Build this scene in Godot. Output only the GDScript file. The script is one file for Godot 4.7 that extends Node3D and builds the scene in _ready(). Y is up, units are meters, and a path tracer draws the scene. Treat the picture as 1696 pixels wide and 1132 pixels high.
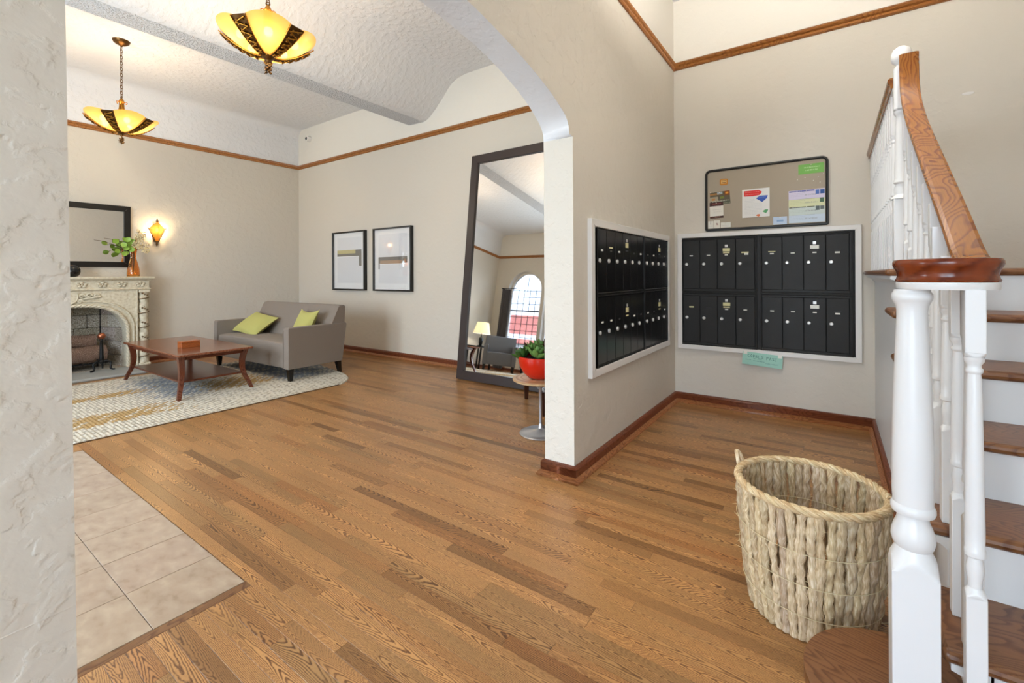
extends Node3D
# A lobby seen through an arch: living room with fireplace beyond, mailboxes and a staircase on this side.

const XA := -8.1      # fireplace wall
const ZB := -4.6      # wall with the pictures, the mirror and the front mailboxes
const XC := -1.275    # hall face of the dividing wall
const XCB := -1.48    # its living room face
const ZE := 2.07      # window wall
const XR := 1.35      # hall wall beyond the stairs
const TOP := 3.95     # ceiling

var mats := {}
var used := {}
var rng := RandomNumberGenerator.new()


func _ready() -> void:
	rng.seed = 7
	# ---- camera, sky, exposure -------------------------------------------------
	var cam := Camera3D.new()
	cam.name = "camera"
	cam.projection = Camera3D.PROJECTION_FRUSTUM
	cam.near = 0.05
	cam.far = 120.0
	var f := 750.7
	cam.size = 1132.0 / f * 0.05
	cam.frustum_offset = Vector2(0.0, -(566.0 - 456.3) / f * 0.05)
	cam.position = Vector3(0, 1.25, 0)
	cam.basis = Basis(Vector3.UP, deg_to_rad(35.24)) * Basis(Vector3.BACK, deg_to_rad(-0.277))
	add_child(cam)
	cam.current = true
	var we := WorldEnvironment.new()
	we.name = "world_environment"
	var env := Environment.new()
	env.background_mode = Environment.BG_SKY
	var sky := Sky.new()
	var sm := ProceduralSkyMaterial.new()
	sm.sky_top_color = Color(0.72, 0.82, 0.95)
	sm.sky_horizon_color = Color(0.9, 0.95, 1.0)
	sm.ground_bottom_color = Color(0.42, 0.4, 0.38)
	sm.ground_horizon_color = Color(0.75, 0.75, 0.74)
	sm.sky_energy_multiplier = 2.6
	sky.sky_material = sm
	env.sky = sky
	env.tonemap_mode = Environment.TONE_MAPPER_LINEAR
	env.tonemap_exposure = 1.05
	env.sdfgi_enabled = true
	env.ssao_enabled = true
	env.ssil_enabled = true
	we.environment = env
	add_child(we)
	# daylight entering by the three arched windows, the glazed entrance and the added hall doors
	# (the two windows that the tall mirror shows let in the sky itself)
	day_light(Vector3(-4.63, 1.72, ZE - 0.06), Vector2(0.95, 1.9), 12.0)
	day_light(Vector3(-3.05, 1.2, ZE - 0.06), Vector2(0.9, 1.9), 8.5)
	day_light(Vector3(-0.15, 1.55, ZE - 0.06), Vector2(1.9, 2.4), 6.2)  # unseen doors behind the camera, added for hall light
	make_materials()
	build_shell()
	build_floor()
	build_stairs()
	build_living()
	build_hall()


func day_light(at: Vector3, size: Vector2, energy: float) -> void:
	var l := AreaLight3D.new()
	l.name = "window_daylight"
	l.area_size = size
	l.area_normalize_energy = true
	l.light_color = Color(0.89, 0.955, 1.0)
	l.light_energy = energy
	l.area_range = 14.0
	l.area_attenuation = 2.0
	l.shadow_enabled = true
	l.position = at
	add_child(l)


func lamp(at: Vector3, color: Color, energy: float, size := 0.03) -> void:
	var l := OmniLight3D.new()
	l.name = "lamp_light"
	l.light_color = color
	l.light_energy = energy
	l.light_size = size
	l.omni_range = 14.0
	l.omni_attenuation = 2.0
	l.shadow_enabled = true
	l.position = at
	add_child(l)


# ---- naming ----------------------------------------------------------------------
func numbered(called: String) -> String:
	if not used.has(called):
		used[called] = 0
		return called
	used[called] += 1
	return "%s_%03d" % [called, used[called]]


func tag(o: Node3D, label: String, category: String, group := "") -> Node3D:
	o.set_meta("label", label)
	o.set_meta("category", category)
	if group:
		o.set_meta("group", group)
	return o


func thing(called: String, label: String, category: String, at := Vector3.ZERO, turn := 0.0, group := "") -> Node3D:
	var o := Node3D.new()
	o.name = numbered(called)
	add_child(o)
	o.position = at
	o.rotation.y = turn
	return tag(o, label, category, group)


func put(called: String, mesh: Mesh, m: Material, parent: Node3D, at := Vector3.ZERO, turn := Vector3.ZERO) -> MeshInstance3D:
	var o := MeshInstance3D.new()
	o.mesh = mesh
	o.material_override = m
	o.position = at
	o.rotation = turn
	if parent == self:
		o.name = numbered(called)
		add_child(o)
	else:
		o.name = called
		parent.add_child(o, true)
	return o


func struct(called: String, mesh: Mesh, m: Material, parent: Node3D = self) -> MeshInstance3D:
	var o := put(called, mesh, m, parent)
	if parent == self:
		o.set_meta("kind", "structure")
	return o


func struct_root(called: String) -> Node3D:
	var o := Node3D.new()
	o.name = numbered(called)
	add_child(o)
	o.set_meta("kind", "structure")
	return o


# ---- mesh building -----------------------------------------------------------------
class MB:
	var v := PackedVector3Array()
	var n := PackedVector3Array()
	var uv := PackedVector2Array()
	var c := PackedColorArray()
	var i := PackedInt32Array()
	var x := Transform3D()
	var col := Color.WHITE
	var uvo := Vector2.ZERO

	func at(t: Transform3D) -> MB:
		x = t
		return self

	func vert(p: Vector3, nn: Vector3, u := Vector2.ZERO) -> int:
		v.append(x * p)
		n.append((x.basis * nn).normalized())
		uv.append(u + uvo)
		c.append(col)
		return v.size() - 1

	func tri(a: int, b: int, d: int) -> void:
		i.append(a)
		i.append(d)
		i.append(b)

	# flat polygon, counter-clockwise seen from its front; turned round if it faces away from out
	func face(p: Array, out := Vector3.ZERO, u: Array = []) -> void:
		var nn: Vector3 = (p[1] - p[0]).cross(p[2] - p[0])
		if nn.length_squared() < 1e-16 and p.size() > 3:
			nn = (p[2] - p[0]).cross(p[3] - p[0])
		nn = nn.normalized()
		var turned := out != Vector3.ZERO and nn.dot(out) < 0.0
		if turned:
			nn = -nn
		var first := v.size()
		for k in p.size():
			vert(p[k], nn, u[k] if u.size() else flat_uv(p[k], nn))
		for k in range(1, p.size() - 1):
			if turned:
				tri(first, first + k + 1, first + k)
			else:
				tri(first, first + k, first + k + 1)

	func flat_uv(p: Vector3, nn: Vector3) -> Vector2:
		var a := nn.abs()
		if a.y >= a.x and a.y >= a.z:
			return Vector2(p.x, p.z)
		if a.x >= a.z:
			return Vector2(p.z, p.y)
		return Vector2(p.x, p.y)

	# box with chamfered edges; u runs along its longest side
	func box(center: Vector3, size: Vector3, b := 0.0) -> MB:
		var h := size * 0.5
		b = minf(b, minf(h.x, minf(h.y, h.z)) * 0.9)
		var long := size.max_axis_index()
		var corner := func(s: Array, ax: int) -> Vector3:
			var r := Vector3.ZERO
			for k in 3:
				r[k] = s[k] * (h[k] if k == ax else h[k] - b)
			return r
		for ax in 3:
			var j := (ax + 1) % 3
			var k := (ax + 2) % 3
			for sg in [-1.0, 1.0]:
				var ps := []
				var us := []
				for q in [[-1, -1], [1, -1], [1, 1], [-1, 1]]:
					var s := [0.0, 0.0, 0.0]
					s[ax] = sg
					s[j] = q[0]
					s[k] = q[1]
					var p: Vector3 = corner.call(s, ax)
					ps.append(center + p)
					us.append(box_uv(p, ax, long, h))
				var out := Vector3.ZERO
				out[ax] = sg
				face(ps, out, us)
		if b > 0.0:
			for ax in 3:
				var j := (ax + 1) % 3
				var k := (ax + 2) % 3
				for sj in [-1.0, 1.0]:
					for sk in [-1.0, 1.0]:
						var s0 := [0.0, 0.0, 0.0]
						s0[ax] = -1.0
						s0[j] = sj
						s0[k] = sk
						var s1 := s0.duplicate()
						s1[ax] = 1.0
						var ps := [corner.call(s0, j), corner.call(s1, j), corner.call(s1, k), corner.call(s0, k)]
						var us := []
						for p in ps:
							us.append(box_uv(p, j, long, h))
						var out := Vector3.ZERO
						out[j] = sj
						out[k] = sk
						face(ps.map(func(p): return p + center), out, us)
			for sx in [-1.0, 1.0]:
				for sy in [-1.0, 1.0]:
					for sz in [-1.0, 1.0]:
						var s := [sx, sy, sz]
						face([center + corner.call(s, 0), center + corner.call(s, 1), center + corner.call(s, 2)], Vector3(sx, sy, sz))
		return self

	func box_uv(p: Vector3, ax: int, long: int, h: Vector3) -> Vector2:
		if ax == long:
			return Vector2(p[(ax + 1) % 3] + h.length(), p[(ax + 2) % 3])
		var other := 3 - ax - long
		return Vector2(p[long], p[other] + (h[ax] * 2.1 + h[other] * 2.0) * float(ax))

	# rows of points; normals from neighbours. wrap_u closes each row, wrap_v joins the last row to the first
	func grid(rows: Array, wrap_u := false, wrap_v := false, flip := false, colors: Array = []) -> MB:
		var nv := rows.size()
		var nu: int = rows[0].size()
		var first := v.size()
		var keep := col
		for r in nv:
			var acc := 0.0
			for k in nu:
				var rp: int = (r + 1) % nv if wrap_v else mini(r + 1, nv - 1)
				var rm: int = (r - 1 + nv) % nv if wrap_v else maxi(r - 1, 0)
				var kp: int = (k + 1) % nu if wrap_u else mini(k + 1, nu - 1)
				var km: int = (k - 1 + nu) % nu if wrap_u else maxi(k - 1, 0)
				var p: Vector3 = rows[r][k]
				var du: Vector3 = rows[r][kp] - rows[r][km]
				var dv: Vector3 = rows[rp][k] - rows[rm][k]
				if du.length_squared() < 1e-14:
					var r2: int = r + 1 if r < nv / 2 else r - 1
					du = rows[r2][kp] - rows[r2][km]
				var nn := du.cross(dv)
				if flip:
					nn = -nn
				if colors.size():
					col = colors[r][k]
				vert(p, nn.normalized() if nn.length_squared() > 1e-18 else Vector3.UP, Vector2(0, acc))
				acc += (rows[r][kp] - p).length() if kp > k else 0.0
		col = keep
		# u = distance along v direction of the middle column
		var run := 0.0
		for r in nv:
			if r > 0:
				run += (rows[r][nu / 2] - rows[r - 1][nu / 2]).length()
			for k in nu:
				uv[first + r * nu + k].x += run
		for r in (nv if wrap_v else nv - 1):
			for k in (nu if wrap_u else nu - 1):
				var a := first + r * nu + k
				var b := first + r * nu + (k + 1) % nu
				var d := first + ((r + 1) % nv) * nu + k
				var e := first + ((r + 1) % nv) * nu + (k + 1) % nu
				if flip:
					tri(a, d, b)
					tri(b, d, e)
				else:
					tri(a, b, d)
					tri(b, e, d)
		return self

	# profile of (radius, height) turned round y; corners sharper than 40 degrees stay sharp
	func lathe(prof: Array, seg := 24, squash := Vector2.ONE) -> MB:
		var m := prof.size()
		var seg_n := []
		var length := 0.0
		for k in m - 1:
			var d: Vector2 = prof[k + 1] - prof[k]
			seg_n.append(Vector2(d.y, -d.x).normalized())
		for k in m - 1:
			var d: Vector2 = prof[k + 1] - prof[k]
			if d.length() < 1e-7:
				continue
			var n0: Vector2 = seg_n[k]
			var n1: Vector2 = seg_n[k]
			if k > 0 and seg_n[k - 1].dot(n0) > 0.75:
				n0 = (n0 + seg_n[k - 1]).normalized()
			if k < m - 2 and seg_n[k + 1].dot(n1) > 0.75:
				n1 = (n1 + seg_n[k + 1]).normalized()
			var first := v.size()
			for s in seg + 1:
				var a := TAU * s / seg
				var dir := Vector3(cos(a) * squash.x, 0, sin(a) * squash.y)
				var nd := Vector3(cos(a) / squash.x, 0, sin(a) / squash.y).normalized()
				vert(dir * prof[k].x + Vector3.UP * prof[k].y, nd * n0.x + Vector3.UP * n0.y, Vector2(length, a * 0.5 * maxf(prof[0].x, 0.03)))
				vert(dir * prof[k + 1].x + Vector3.UP * prof[k + 1].y, nd * n1.x + Vector3.UP * n1.y, Vector2(length + d.length(), a * 0.5 * maxf(prof[0].x, 0.03)))
			for s in seg:
				var a := first + s * 2
				tri(a, a + 1, a + 2)
				tri(a + 1, a + 3, a + 2)
			length += d.length()
		return self

	# round bar along points; rad is a number or one number per point
	func tube(pts: Array, rad, seg := 8, closed := false, caps := true) -> MB:
		var rows := []
		var m := pts.size()
		var side := Vector3.ZERO
		for k in m:
			var d: Vector3
			if closed:
				d = pts[(k + 1) % m] - pts[(k - 1 + m) % m]
			else:
				d = pts[mini(k + 1, m - 1)] - pts[maxi(k - 1, 0)]
			d = d.normalized()
			if side == Vector3.ZERO:
				side = d.cross(Vector3.UP if absf(d.y) < 0.9 else Vector3.RIGHT).normalized()
			side = (side - d * side.dot(d)).normalized()
			var up := side.cross(d)
			var r: float = rad[k] if rad is Array else rad
			var row := PackedVector3Array()
			for s in seg:
				var a := TAU * s / seg
				row.append(pts[k] + (side * cos(a) + up * sin(a)) * r)
			rows.append(row)
		grid(rows, true, closed, true)
		if caps and not closed:
			face(Array(rows[0]), pts[0] - pts[1])
			face(Array(rows[m - 1]), pts[m - 1] - pts[m - 2])
		return self

	# a flat profile (list of Vector2: x across, y up) carried along a path; frames are [origin, across, up]
	func sweep(frames: Array, prof: Array, smooth := false, caps := true, closed := false) -> MB:
		var m := prof.size()
		var rows := []
		for fr in frames:
			var row := PackedVector3Array()
			for q in prof:
				row.append(fr[0] + fr[1] * q.x + fr[2] * q.y)
			rows.append(row)
		if smooth:
			grid(rows, true, closed, false)
		else:
			var along := 0.0
			for k in m:
				var strip := []
				for r in rows:
					strip.append(PackedVector3Array([r[k], r[(k + 1) % m]]))
				var keep := uvo
				uvo = keep + Vector2(0, along)
				grid(strip, false, closed, false)
				uvo = keep
				along += (prof[(k + 1) % m] - prof[k]).length()
		if caps and not closed:
			var poly := PackedVector2Array(prof)
			var t := Geometry2D.triangulate_polygon(poly)
			for e in [0, frames.size() - 1]:
				var out: Vector3 = frames[0][0] - frames[1][0] if e == 0 else frames[e][0] - frames[e - 1][0]
				for k in range(0, t.size(), 3):
					face([rows[e][t[k]], rows[e][t[k + 1]], rows[e][t[k + 2]]], out)
		return self

	# polygon in the xy plane given thickness along z from z0 to z1
	func slab(poly: Array, z0: float, z1: float, smooth_side := false) -> MB:
		var t := Geometry2D.triangulate_polygon(PackedVector2Array(poly))
		for k in range(0, t.size(), 3):
			var a: Vector2 = poly[t[k]]
			var b: Vector2 = poly[t[k + 1]]
			var d: Vector2 = poly[t[k + 2]]
			face([Vector3(a.x, a.y, z1), Vector3(b.x, b.y, z1), Vector3(d.x, d.y, z1)], Vector3(0, 0, z1 - z0))
			face([Vector3(a.x, a.y, z0), Vector3(b.x, b.y, z0), Vector3(d.x, d.y, z0)], Vector3(0, 0, z0 - z1))
		var m := poly.size()
		var ccw := not Geometry2D.is_polygon_clockwise(PackedVector2Array(poly))
		if smooth_side:
			var r0 := PackedVector3Array()
			var r1 := PackedVector3Array()
			for q in poly:
				r0.append(Vector3(q.x, q.y, z0))
				r1.append(Vector3(q.x, q.y, z1))
			grid([r0, r1], true, false, not (ccw == (z1 > z0)))
		else:
			for k in m:
				var a: Vector2 = poly[k]
				var b: Vector2 = poly[(k + 1) % m]
				var e := b - a
				var out := Vector3(e.y, -e.x, 0) * (1.0 if ccw else -1.0)
				face([Vector3(a.x, a.y, z0), Vector3(b.x, b.y, z0), Vector3(b.x, b.y, z1), Vector3(a.x, a.y, z1)], out)
		return self

	func ball(center: Vector3, r: Vector3, seg := 16, rings := 10) -> MB:
		var rows := []
		for k in rings + 1:
			var a := PI * k / rings - PI / 2
			var row := PackedVector3Array()
			for s in seg:
				var b := TAU * s / seg
				row.append(Vector3(cos(a) * cos(b), sin(a), cos(a) * sin(b)))
			rows.append(row)
		var first := v.size()
		for row in rows:
			for p in row:
				vert(center + p * r, (p / r).normalized(), Vector2(p.y * r.y, p.x * r.x))
		for k in rings:
			for s in seg:
				var a := first + k * seg + s
				var b := first + k * seg + (s + 1) % seg
				tri(a, a + seg, b)
				tri(b, a + seg, b + seg)
		return self

	func done() -> ArrayMesh:
		var arr := []
		arr.resize(Mesh.ARRAY_MAX)
		arr[Mesh.ARRAY_VERTEX] = v
		arr[Mesh.ARRAY_NORMAL] = n
		arr[Mesh.ARRAY_TEX_UV] = uv
		arr[Mesh.ARRAY_COLOR] = c
		arr[Mesh.ARRAY_INDEX] = i
		var m := ArrayMesh.new()
		m.add_surface_from_arrays(Mesh.PRIMITIVE_TRIANGLES, arr)
		return m


func bx(center: Vector3, size: Vector3, b := 0.0) -> ArrayMesh:
	return MB.new().box(center, size, b).done()


func xf(at: Vector3, euler := Vector3.ZERO) -> Transform3D:
	return Transform3D(Basis.from_euler(euler), at)


func smooth_path(pts: Array, per := 6) -> Array:
	var out := []
	for k in pts.size() - 1:
		var a = pts[maxi(k - 1, 0)]
		var d = pts[mini(k + 2, pts.size() - 1)]
		for s in per:
			out.append(pts[k].cubic_interpolate(pts[k + 1], a, d, float(s) / per))
	out.append(pts[-1])
	return out


# ---- materials -----------------------------------------------------------------------
func mat(key: String, color: Color, rough := 0.7, metal := 0.0, spec := 0.5) -> StandardMaterial3D:
	var m := StandardMaterial3D.new()
	m.resource_name = key
	m.albedo_color = color
	m.roughness = rough
	m.metallic = metal
	m.metallic_specular = spec
	mats[key] = m
	return m


func noise_tex(type: int, freq: float, size := 512, octaves := 4, warp := 0.0, ramp: Gradient = null) -> NoiseTexture2D:
	var nz := FastNoiseLite.new()
	nz.noise_type = type
	nz.frequency = freq
	nz.fractal_octaves = octaves
	nz.seed = 11 + int(freq * 1000.0)
	if warp > 0.0:
		nz.domain_warp_enabled = true
		nz.domain_warp_amplitude = warp
		nz.domain_warp_frequency = freq
	var t := NoiseTexture2D.new()
	t.width = size
	t.height = size
	t.seamless = true
	t.noise = nz
	if ramp:
		t.color_ramp = ramp
	return t


func ramp(stops: Array) -> Gradient:
	var g := Gradient.new()
	var o := PackedFloat32Array()
	var c := PackedColorArray()
	for s in stops:
		o.append(s[0])
		c.append(s[1])
	g.offsets = o
	g.colors = c
	return g


func relief(m: StandardMaterial3D, tex: Texture2D, cm: float, scale: float, world := true) -> void:
	m.heightmap_enabled = true
	m.heightmap_texture = tex
	m.heightmap_scale = cm
	m.uv1_triplanar = true
	m.uv1_world_triplanar = world
	m.uv1_scale = Vector3.ONE * scale


func grey(v: float) -> Color:
	return Color(v, v, v)


func make_materials() -> void:
	var skim := noise_tex(FastNoiseLite.TYPE_SIMPLEX_SMOOTH, 0.012, 1024, 5, 30.0, ramp([[0.0, grey(0.35)], [0.45, grey(0.45)], [0.6, grey(0.62)], [0.72, grey(0.66)], [1.0, grey(0.7)]]))
	var stipple := noise_tex(FastNoiseLite.TYPE_SIMPLEX_SMOOTH, 0.035, 1024, 3, 22.0, ramp([[0.0, grey(0.2)], [0.42, grey(0.3)], [0.58, grey(0.75)], [1.0, grey(0.85)]]))
	relief(mat("wall", Color(0.812, 0.782, 0.732), 0.62, 0.0, 0.35), skim, 0.7, 0.75)
	relief(mat("wall_smooth", Color(0.812, 0.782, 0.732), 0.62, 0.0, 0.35), skim, 0.32, 0.75)
	relief(mat("frieze", Color(0.885, 0.865, 0.825), 0.65, 0.0, 0.35), skim, 0.3, 0.75)
	relief(mat("ceiling", Color(0.885, 0.886, 0.893), 0.7, 0.0, 0.3), skim, 1.3, 0.9)
	relief(mat("stipple", Color(0.86, 0.865, 0.88), 0.6, 0.0, 0.35), stipple, 2.2, 1.1)
	relief(mat("hearth_stone", Color(0.6, 0.6, 0.58), 0.6), skim, 0.6, 3.0)
	relief(mat("stipple_soft", Color(0.84, 0.843, 0.85), 0.6, 0.0, 0.35), skim, 0.5, 0.8)
	mat("white_paint", Color(0.895, 0.893, 0.89), 0.28)
	mat("white_trim", Color(0.87, 0.855, 0.835), 0.35)
	mat("stair_white", Color(0.85, 0.848, 0.84), 0.4)
	mat("black_metal", Color(0.118, 0.111, 0.102), 0.5, 0.0, 0.4)
	mat("black_gloss", Color(0.035, 0.032, 0.03), 0.22, 0.0, 0.5)
	mat("gap", Color(0.012, 0.011, 0.01), 0.9)
	mat("steel", Color(0.8, 0.79, 0.77), 0.3, 0.45)
	mat("aluminium", Color(0.72, 0.73, 0.75), 0.3, 0.85)
	mat("label_white", Color(0.9, 0.89, 0.85), 0.6)
	mat("label_cream", Color(0.83, 0.8, 0.6), 0.6)
	mat("label_dark", Color(0.13, 0.13, 0.13), 0.6)
	mat("label_gold", Color(0.72, 0.47, 0.12), 0.5)
	mat("badge_brown", Color(0.4, 0.22, 0.06), 0.6)
	mat("badge_light", Color(0.85, 0.7, 0.4), 0.6)
	mat("basket_bottom", Color(0.4, 0.31, 0.2), 0.9)
	mat("paper", Color(0.9, 0.895, 0.88), 0.8)
	mat("board", Color(0.64, 0.595, 0.53), 0.95)
	mat("black_plastic", Color(0.05, 0.048, 0.045), 0.4)
	mat("frame_dark", Color(0.062, 0.048, 0.04), 0.35)
	mat("frame_purple", Color(0.2, 0.16, 0.15), 0.33)
	mat("glass_mirror", Color(0.93, 0.93, 0.925), 0.015, 1.0)
	var pane := mat("pane", Color(1, 1, 1, 0.06), 0.03)
	pane.transparency = BaseMaterial3D.TRANSPARENCY_ALPHA
	mat("iron", Color(0.06, 0.058, 0.055), 0.45, 0.3)
	mat("log_grate", Color(0.02, 0.02, 0.02), 0.8)
	mat("copper", Color(0.62, 0.37, 0.26), 0.32, 0.8)
	var brass := mat("brass", Color(0.66, 0.46, 0.17), 0.3, 0.9)
	brass.rim_enabled = false
	mat("bronze", Color(0.42, 0.3, 0.16), 0.35, 0.85)
	var amber := mat("amber_glass", Color(0.78, 0.58, 0.26, 0.74), 0.3)
	amber.backlight_enabled = true
	amber.backlight = Color(0.42, 0.33, 0.15)
	amber.transparency = BaseMaterial3D.TRANSPARENCY_ALPHA
	amber.emission_enabled = true
	amber.emission = Color(1.0, 0.76, 0.34)
	amber.emission_energy_multiplier = 0.3
	var deep := mat("amber_dark", Color(0.66, 0.4, 0.12, 0.8), 0.3)
	deep.transparency = BaseMaterial3D.TRANSPARENCY_ALPHA
	deep.backlight_enabled = true
	deep.backlight = Color(0.3, 0.2, 0.07)
	deep.emission_enabled = true
	deep.emission = Color(1.0, 0.62, 0.16)
	deep.emission_energy_multiplier = 0.3
	var bulb := mat("bulb", Color(1, 0.95, 0.85), 0.4)
	bulb.emission_enabled = true
	bulb.emission = Color(1.0, 0.86, 0.6)
	bulb.emission_energy_multiplier = 14.0
	var shade := mat("lamp_shade", Color(0.92, 0.9, 0.84), 0.8)
	shade.backlight_enabled = true
	shade.backlight = Color(0.9, 0.88, 0.8)
	var fabric_tex := noise_tex(FastNoiseLite.TYPE_CELLULAR, 0.09, 256, 2)
	var weave := noise_tex(FastNoiseLite.TYPE_CELLULAR, 0.12, 512, 2, 0.0, ramp([[0.0, Color(0.86, 0.86, 0.86)], [1.0, Color(1.08, 1.08, 1.08)]]))
	for f in [["taupe_fabric", Color(0.54, 0.495, 0.455)], ["grey_fabric", Color(0.45, 0.45, 0.46)], ["lime_fabric", Color(0.72, 0.7, 0.42)], ["curtain_fabric", Color(0.36, 0.35, 0.36)]]:
		var m := mat(f[0], f[1], 0.92, 0.0, 0.25)
		m.rim_enabled = true
		m.rim = 0.25
		m.rim_tint = 0.6
		relief(m, fabric_tex, 0.12, 6.0, false)
		m.albedo_texture = weave
	var pf := mat("patterned_fabric", Color(0.95, 0.95, 0.95), 0.9)
	pf.albedo_texture = noise_tex(FastNoiseLite.TYPE_CELLULAR, 0.06, 256, 1, 0.0, ramp([[0.0, Color(0.25, 0.25, 0.26)], [0.45, Color(0.42, 0.42, 0.42)], [0.55, Color(0.8, 0.79, 0.77)], [1.0, Color(0.88, 0.87, 0.85)]]))
	pf.uv1_triplanar = true
	pf.uv1_scale = Vector3.ONE * 4.5
	# fireplace
	var cast_ramp := ramp([[0.0, Color(0.7, 0.645, 0.55)], [0.35, Color(0.79, 0.745, 0.65)], [0.6, Color(0.82, 0.78, 0.69)], [1.0, Color(0.85, 0.82, 0.75)]])
	var cast := mat("cast_stone", Color(1, 1, 1), 0.6, 0.0, 0.35)
	cast.albedo_texture = noise_tex(FastNoiseLite.TYPE_SIMPLEX_SMOOTH, 0.02, 512, 5, 12.0, cast_ramp)
	relief(cast, skim, 0.15, 2.2)
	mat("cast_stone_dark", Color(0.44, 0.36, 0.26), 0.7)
	var soot := mat("fire_block", Color(1, 1, 1), 0.9, 0.0, 0.2)
	soot.albedo_texture = noise_tex(FastNoiseLite.TYPE_SIMPLEX_SMOOTH, 0.03, 512, 5, 10.0, ramp([[0.0, Color(0.42, 0.37, 0.31)], [0.5, Color(0.68, 0.64, 0.58)], [1.0, Color(0.84, 0.82, 0.78)]]))
	soot.vertex_color_use_as_albedo = true
	relief(soot, skim, 2.0, 3.0)
	var bark := mat("bark", Color(1, 1, 1), 0.9, 0.0, 0.2)
	bark.albedo_texture = noise_tex(FastNoiseLite.TYPE_CELLULAR, 0.05, 512, 3, 14.0, ramp([[0.0, Color(0.34, 0.24, 0.19)], [0.45, Color(0.58, 0.46, 0.39)], [1.0, Color(0.8, 0.7, 0.62)]]))
	relief(bark, noise_tex(FastNoiseLite.TYPE_CELLULAR, 0.045, 512, 3, 14.0), 3.0, 4.0, false)
	# glass and pottery
	var vase := mat("orange_glass", Color(0.965, 0.73, 0.4, 0.03), 0.04)
	vase.refraction_enabled = true
	vase.refraction_scale = 0.05
	mat("red_glaze", Color(0.74, 0.13, 0.05), 0.18)
	mat("black_glaze", Color(0.06, 0.062, 0.065), 0.16)
	for g in [["leaf_green", Color(0.54, 0.68, 0.25)], ["succulent_green", Color(0.2, 0.34, 0.13)], ["succulent_light", Color(0.36, 0.5, 0.24)], ["succulent_red", Color(0.27, 0.1, 0.09)]]:
		var m := mat(g[0], g[1], 0.45)
		m.backlight_enabled = true
		m.backlight = Color(g[1].r * 0.5, g[1].g * 0.5, g[1].b * 0.4)
	mat("twig", Color(0.36, 0.27, 0.18), 0.8)
	mat("blossom", Color(0.86, 0.8, 0.64), 0.8)
	mat("soil", Color(0.09, 0.065, 0.045), 0.95)
	# wood
	var grain := grain_picture(1024, 256)
	var wood_bump := grain
	for w in [["oak_strip", Color(0.5, 0.34, 0.2), 0.4], ["oak_rail", Color(0.6, 0.365, 0.12), 0.26], ["oak_volute", Color(0.5, 0.22, 0.095), 0.2], ["oak_trim", Color(0.68, 0.45, 0.23), 0.4], ["oak_tread", Color(0.5, 0.33, 0.195), 0.36], ["oak_base", Color(0.47, 0.25, 0.15), 0.36], ["oak_shoe", Color(0.62, 0.4, 0.24), 0.36],
			["cherry", Color(0.43, 0.23, 0.15), 0.24], ["cherry_top", Color(0.54, 0.33, 0.23), 0.16], ["box_wood", Color(0.68, 0.37, 0.17), 0.35], ["dark_leg", Color(0.06, 0.04, 0.035), 0.3], ["chair_leg", Color(0.24, 0.12, 0.07), 0.35], ["birch", Color(0.82, 0.7, 0.54), 0.35]]:
		var m := mat(w[0], w[1], w[2])
		m.albedo_texture = grain
		m.uv1_scale = Vector3(0.4, 2.4, 1.0)
	var plank := mat("plank", Color(1, 1, 1), 0.3, 0.0, 0.42)
	plank.albedo_texture = plank_atlas()
	plank.vertex_color_use_as_albedo = true
	plank.heightmap_enabled = true
	plank.heightmap_texture = plank.albedo_texture
	plank.heightmap_scale = 0.015
	var tile := mat("travertine", Color(1, 1, 1), 0.42, 0.0, 0.4)
	tile.albedo_texture = noise_tex(FastNoiseLite.TYPE_SIMPLEX_SMOOTH, 0.012, 512, 5, 30.0, ramp([[0.0, Color(0.6, 0.52, 0.44)], [0.3, Color(0.66, 0.58, 0.505)], [0.6, Color(0.68, 0.605, 0.53)], [1.0, Color(0.72, 0.65, 0.575)]]))
	tile.vertex_color_use_as_albedo = true
	tile.uv1_scale = Vector3(1.2, 2.0, 1.0)
	mat("grout", Color(0.45, 0.375, 0.31), 0.9)
	mat("subfloor", Color(0.06, 0.035, 0.02), 0.95)
	# woven things
	var rug := mat("rug", Color(1, 1, 1), 0.95, 0.0, 0.1)
	rug.vertex_color_use_as_albedo = true
	var fibre := mat("water_hyacinth", Color(1, 1, 1), 0.75, 0.0, 0.3)
	fibre.albedo_texture = noise_tex(FastNoiseLite.TYPE_SIMPLEX_SMOOTH, 0.03, 256, 4, 8.0, ramp([[0.0, Color(0.66, 0.55, 0.42)], [0.5, Color(0.82, 0.73, 0.59)], [1.0, Color(0.94, 0.89, 0.8)]]))
	fibre.vertex_color_use_as_albedo = true
	fibre.uv1_scale = Vector3(3.0, 14.0, 1.0)
	# outside
	mat("roof_tile", Color(0.55, 0.24, 0.17), 0.85)
	mat("white_siding", Color(0.86, 0.86, 0.85), 0.8)
	mat("ground", Color(0.33, 0.32, 0.3), 0.95)


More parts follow.
